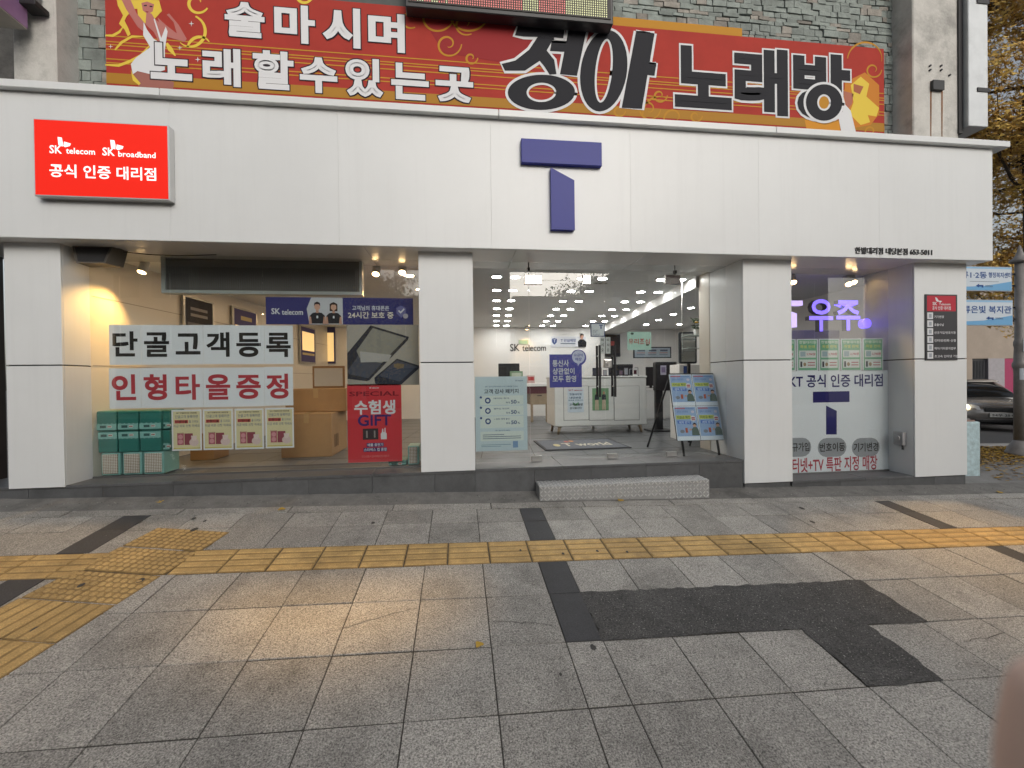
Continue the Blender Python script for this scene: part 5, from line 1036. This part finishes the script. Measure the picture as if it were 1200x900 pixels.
for s_ in (-1, 1):
    V = [(s_*.42, -2.33, .60), (s_*.84, -2.10, .62), (s_*.87, -1.85, .76), (s_*.74, -1.98, .80), (s_*.45, -2.29, .70)]; cen = Vector((s_*.5, -1.5, .55)); VV = [Vector(v) for v in V]
    VV = [v+(v-cen).normalized()*.035 for v in VV]+[v-(v-cen).normalized()*.08 for v in VV]
    mesh('headlight', VV, [(0, 1, 2, 3, 4), (9, 8, 7, 6, 5)]+[(i, (i+1) % 5, 5+(i+1) % 5, 5+i) for i in range(5)], CL, car)
    bar('lamp_bulb', (s_*.68, -2.20, .70), (s_*.68, -2.31, .695), .05, HB, car, 12)
    bar('fog_lamp', (s_*.66, -2.22, .33), (s_*.66, -2.345, .33), .045, CL, car, 12); box('fog_trim', s_*.66-.11, s_*.66+.11, -2.32, -2.25, .365, .385, CR, car)
    box('mirror', s_*.94-.09, s_*.94+.09, -.75, -.62, .93, 1.05, CP, car, .03, 2)
    for yw in (-1.45, 1.45):
        w_ = bar('wheel', (s_*.70, yw, .32), (s_*.925, yw, .32), .32, CT, car, 24); bar('rim', (s_*.90, yw, .32), (s_*.93, yw, .32), .20, CR, w_, 16)
pc = W(1176, 490, 10); CRZ = rad(-40)      # where its front bumper stands, and its heading
cx_, cy_ = pc.x-math.sin(CRZ)*2.36, 10+math.cos(CRZ)*2.36
car.location = (cx_, cy_, rz_(cx_, cy_)); car.rotation_euler = (-.02, 0, CRZ)
s = Sheet((-.25, -2.4135, .525), (.5, 0, 0), (0, 0, -.10), step=.001); V_, F_, *bb = glyphs('54우 2513', .02, 2)
mesh('plate_lettering', [(-.22+(x-bb[0])/(bb[1]-bb[0])*.44, -2.4135, .44+(y-bb[2])/(bb[3]-bb[2])*.07) for x, y, z in V_], F_, BK, car)
# --- background shopfronts beyond the side street
bgm = thing('background_building', 'beige building with black gate and magenta shutter beyond the street', 'building', (28, 20, 0))
yb = 19.5; W2 = lambda px, py: W(px, py, yb)
BEI = mat('beige_render', hexc('8d8379'), .8, var=.12, vs=1.5)
box('upper_wall', 22, 45, yb, yb+6, W2(1170, 420).z, 7.5, BEI, bgm)
box('stone_pier', W2(1157, 450).x, W2(1176, 450).x, yb-.05, yb+1, -1, W2(1170, 420).z-.002, mat('grey_pier', hexc('8c8a90'), .7, var=.1), bgm); box('stone_pier', 20, W2(1139.5, 450).x, yb, yb+1, -1, W2(1170, 420).z-.002, BEI, bgm)
g = box('gate', W2(1139.5, 450).x, W2(1157, 450).x, yb+.1, yb+.2, -1, W2(1170, 420).z-.002, mat('gate_black', (.02, .022, .026), .5), bgm)
for i in range(9): x = W2(1139.5, 450).x+.09*i+.05; box('gate_bar', x, x+.03, yb+.04, yb+.098, -1, W2(1170, 420).z-.1, mat('gate_grey', (.05, .055, .065), .4), g)
sh_ = box('shutter', W2(1176, 450).x+.05, 45, yb+.05, yb+.5, -1, W2(1170, 420).z-.002, mat('magenta_shutter', hexc('8c2350'), .5, var=.1), bgm)
for i in range(12): box('shutter_slat', W2(1176, 450).x+.06, 36, yb+.03, yb+.049, -.6+.26*i, -.6+.26*i+.22, MATS['magenta_shutter'], sh_)
box('parapet', 21.9, 45.1, yb-.12, yb+6.1, 7.5, 7.9, CONC, bgm)
for i in range(4):
    w_ = box('window', 24+4*i, 26.4+4*i, yb-.03, yb+.05, 4.6, 6.2, mat('window_dark', (.03, .035, .04), .1), bgm); box('frame', 25.16+4*i, 25.24+4*i, yb-.05, yb-.031, 4.6, 6.2, INW, w_)
# --- ginkgo trees in autumn leaf
def tree(name, label, base, hgt, crown_c, crown_r, n_leaf, seed, cols, leaf=.12):
    rnd = random.Random(seed); t = thing(name, label, 'tree', base, 'street trees'); BARK = mat('bark', (.055, .045, .038), .9, var=.3, vs=12, bump=.8, bs=30)
    q = MB(); b = Vector(base); pts = [b, b+Vector((.05, .05, hgt*.3)), b+Vector((-.05, .1, hgt*.6)), b+Vector((.1, 0, hgt))]; rs = [.22, .17, .12, .03]
    for i in range(3): q.bar(pts[i], pts[i+1], rs[i], BARK, 10, rs[i+1])
    tips = []
    for i in range(26):
        h_ = rnd.uniform(.28, .95); p0 = b.lerp(pts[3], h_); a_ = rnd.uniform(0, 6.28); ln = crown_r*rnd.uniform(.5, 1)*(1.1-.6*h_); p1 = p0+Vector((math.cos(a_)*ln, math.sin(a_)*ln, ln*rnd.uniform(.2, .8))); md = p0.lerp(p1, .5)+Vector((0, 0, -.1*ln))
        q.bar(p0, md, .05, BARK, 6, .035); q.bar(md, p1, .035, BARK, 6, .012); tips += [md, p1, p0.lerp(p1, .75)]
        for k in range(3):
            p2 = p1+Vector((rnd.uniform(-1, 1), rnd.uniform(-1, 1), rnd.uniform(-.5, .9)))*ln*.4; q.bar(md.lerp(p1, rnd.random()), p2, .016, BARK, 5, .006); tips.append(p2)
    q.build('trunk', t); LM = [mat('ginkgo_leaf_%d' % i, c_, .6, rnd=0, var=.2, vs=8) for i, c_ in enumerate(cols)]
    q = MB(); cl = [tp+Vector((rnd.gauss(0, .3), rnd.gauss(0, .3), rnd.gauss(0, .25))) for tp in tips for _ in range(3)]
    ks = [q.slot(m) for m in LM]
    for i in range(n_leaf):
        c_ = rnd.choice(cl); p_ = c_+Vector((rnd.gauss(0, .26), rnd.gauss(0, .26), rnd.gauss(0, .22))); e = Vector((rnd.gauss(0, 1), rnd.gauss(0, 1), rnd.gauss(0, 1))).normalized(); f_ = e.orthogonal().normalized(); s_ = leaf*rnd.uniform(.6, 1.2)
        bI = len(q.V); q.V += [tuple(p_), tuple(p_+e*s_+f_*s_*.55), tuple(p_+e*s_*.9), tuple(p_+e*s_-f_*s_*.55)]; q.F.append((bI, bI+1, bI+2, bI+3)); q.I.append(rnd.choice(ks))
    q.build('crown', t)
GK = [(.56, .38, .09), (.48, .30, .07), (.64, .46, .13), (.36, .22, .06)]
tree('ginkgo_tree', 'tall ginkgo with brown yellow autumn leaves right of the shop', (14.4, 9.4, .2), 13, (13, 9, 5), 4.3, 80000, 3, GK, .115)
tree('ginkgo_tree', 'second ginkgo with yellow leaves farther along the side street', (20.5, 13.2, 0), 11, (19, 12, 6), 4.2, 36000, 5, GK, .13)
tree('ginkgo_tree', 'ginkgo with autumn leaves across the street behind the viewer, left', (-4.5, -16.5, -.3), 7.5, (0, 0, 5), 2.6, 7000, 8, GK, .16)
tree('ginkgo_tree', 'ginkgo with autumn leaves across the street behind the viewer, right', (7.5, -16.8, -.3), 8, (0, 0, 5), 2.6, 7000, 9, GK, .16)
# --- fallen leaves
LY = [mat('fallen_yellow', (.42, .27, .035), .7), mat('fallen_ochre', (.30, .18, .03), .7), mat('fallen_brown', (.17, .10, .03), .8)]
q = MB()
for i in range(9000):
    x, y = random.uniform(6.8, 12), random.gauss(6.1, .3) if random.random() < .85 else random.uniform(4.7, 6.4)
    if y > 6.44 or y < 4.75: continue
    s_ = random.uniform(.03, .055); a_ = random.uniform(0, 6.28); z_ = gz(x, y)-.008+random.uniform(0, .012)
    q.add([(x, y, z_), (x+s_*math.cos(a_-.5), y+s_*math.sin(a_-.5), z_+random.uniform(0, .012)), (x+s_*1.15*math.cos(a_), y+s_*1.15*math.sin(a_), z_), (x+s_*math.cos(a_+.5), y+s_*math.sin(a_+.5), z_+random.uniform(0, .012))], [(0, 1, 2, 3)], random.choice(LY))
stuff(q.build('fallen_leaves')); 
for k, (px, py, lab) in enumerate(((561.5, 757, 'bright yellow leaf lying alone on the paving near the dark strip'), (187, 589.5, 'small ochre leaf in the gutter below the left window'), (330, 598, 'small yellow leaf on the kerb course left of centre'), (577, 579.5, 'ochre leaf in the gutter left of the step'), (727, 587.5, 'small leaf lying at the foot of the step'), (838, 577, 'brown leaf in the gutter right of the step'), (1172, 578, 'single yellow leaf on the dark ground right of the end pillar'))):
    c_ = G(px, py); s_ = .022 if k == 0 else .03; V = [(c_.x, c_.y, 0)]+[(c_.x+s_*(1+.25*math.cos(3*t_))*math.cos(t_+k), c_.y+s_*(1+.25*math.cos(3*t_))*math.sin(t_+k), 0) for t_ in [i*.52 for i in range(12)]]
    V = [(x, y, gz(x, y)+(.012 if k else .006)+.006*random.random()) for x, y, _ in V]
    tag(mesh('fallen_leaf', V, [(0, i, i % 12+1) for i in range(1, 13)], LY[0] if k != 5 else LY[2]), lab, 'leaf', 'single fallen leaves')
# --- neighbour on the left edge
nb = thing('neighbour_shop', 'dark brown neighbouring shopfront at the left edge', 'shop', (-6, 5, .6)); NB = mat('dark_brown_front', (.035, .028, .024), .4, var=.2)
box('front_wall', -8.8, -4.6, 4.95, 5.1, .5, SZ-.01, NB, nb); pn = pane('window_pane', -6.6, -4.75, 1.0, 2.7, 4.93, nb); box('frame', -6.65, -4.7, 4.935, 4.948, .95, 1.0, DARKM, pn); box('yellow_strip', -6.6, -4.62, 4.94, 4.949, 2.72, 2.95, ink('b59a4a'), nb)
# --- buildings across the street (they show as reflections in the glass)
def block(label, x0, x1, h, hexv, rows_, cols_):
    t = thing('street_building', label, 'building', ((x0+x1)/2, -22, -.3), 'buildings across the street'); m_ = mat('render_'+hexv, hexc(hexv), .8, var=.1, vs=.8)
    box('wall', x0, x1, -29, -19.5, -.4, h, m_, t); box('parapet', x0-.1, x1+.1, -29.1, -19.4, h, h+.35, CONC, t); w_ = (x1-x0)/cols_
    for r in range(rows_):
        for k in range(cols_):
            z = 3.9+3.1*r; o = box('window', x0+w_*k+.35, x0+w_*(k+1)-.35, -19.52, -19.46, z, z+1.5, MATS['window_dark'], t); box('frame', x0+w_*(k+.5)-.03, x0+w_*(k+.5)+.03, -19.46, -19.44, z, z+1.5, INW, o)
    box('shopfront', x0+.3, x1-.3, -19.52, -19.45, 0, 2.6, MATS['window_dark'], t); box('sign_board', x0+.2, x1-.2, -19.7, -19.45, 2.7, 3.5, ink(random.choice(('7a4a48', '4a6a7a', '8a8a80'))), t)
block('pale three-storey building across the street, far left', -30, -16, 10, '9a938a', 2, 5); block('brown three-storey building across the street, left', -15.8, -6.5, 11.5, '7d6a5c', 1, 4); block('grey two-storey building straight across the street', -6.2, -.5, 6.9, '8b8d90', 1, 3); block('narrow grey tower block straight across the street', -.3, 3.5, 10.5, '84868a', 2, 2); block('cream two-storey building across the street, right', 3.8, 13, 7.0, 'a59c8c', 1, 4); block('dark brick building across the street, far right', 13.2, 27, 10.5, '6a4f45', 2, 6)

# --- the photographer's hand, a fingertip reaching over the right edge of the view
def cv(x, y, d): return eye+rt*x+up*y+fw*d
HV = [(.150, -.150, .105, .024), (.16, -.19, .12, .024), (.18, -.27, .16, .026),
      (.133, -.122, .098, .011), (.109, -.095, .087, .0088), (.0965, -.070, .079, .0080), (.0945, -.0478, .0755, .0068),
      (.152, -.132, .115, .011), (.160, -.100, .105, .0088), (.152, -.088, .088, .0078), (.143, -.086, .076, .0066),
      (.166, -.142, .125, .0105), (.176, -.112, .115, .0084), (.168, -.100, .098, .0076), (.158, -.098, .086, .0064),
      (.178, -.156, .135, .0095), (.188, -.130, .125, .0074), (.182, -.120, .110, .0066), (.174, -.118, .100, .0056),
      (.145, -.172, .090, .013), (.134, -.158, .070, .0105), (.126, -.142, .056, .0085)]
HE = [(0, 1), (1, 2), (0, 3), (3, 4), (4, 5), (5, 6), (0, 7), (7, 8), (8, 9), (9, 10), (0, 11), (11, 12), (12, 13), (13, 14), (0, 15), (15, 16), (16, 17), (17, 18), (1, 19), (19, 20), (20, 21)]
me = bpy.data.meshes.new('hand'); me.from_pydata([tuple(cv(*v[:3])) for v in HV], HE, []); me.materials.append(mat('skin', (.82, .58, .47), .5, var=.06, vs=60))
hand = linked('hand', me); tag(hand, 'blurred bare hand whose fingertip covers the lower right edge of view', 'hand')
mo = hand.modifiers.new('skin', 'SKIN'); mo.use_smooth_shade = True
for i, v in enumerate(HV): me.skin_vertices[0].data[i].radius = (v[3], v[3]); me.skin_vertices[0].data[i].use_root = i == 0
sb_ = hand.modifiers.new('smooth', 'SUBSURF'); sb_.levels = 2; sb_.render_levels = 2
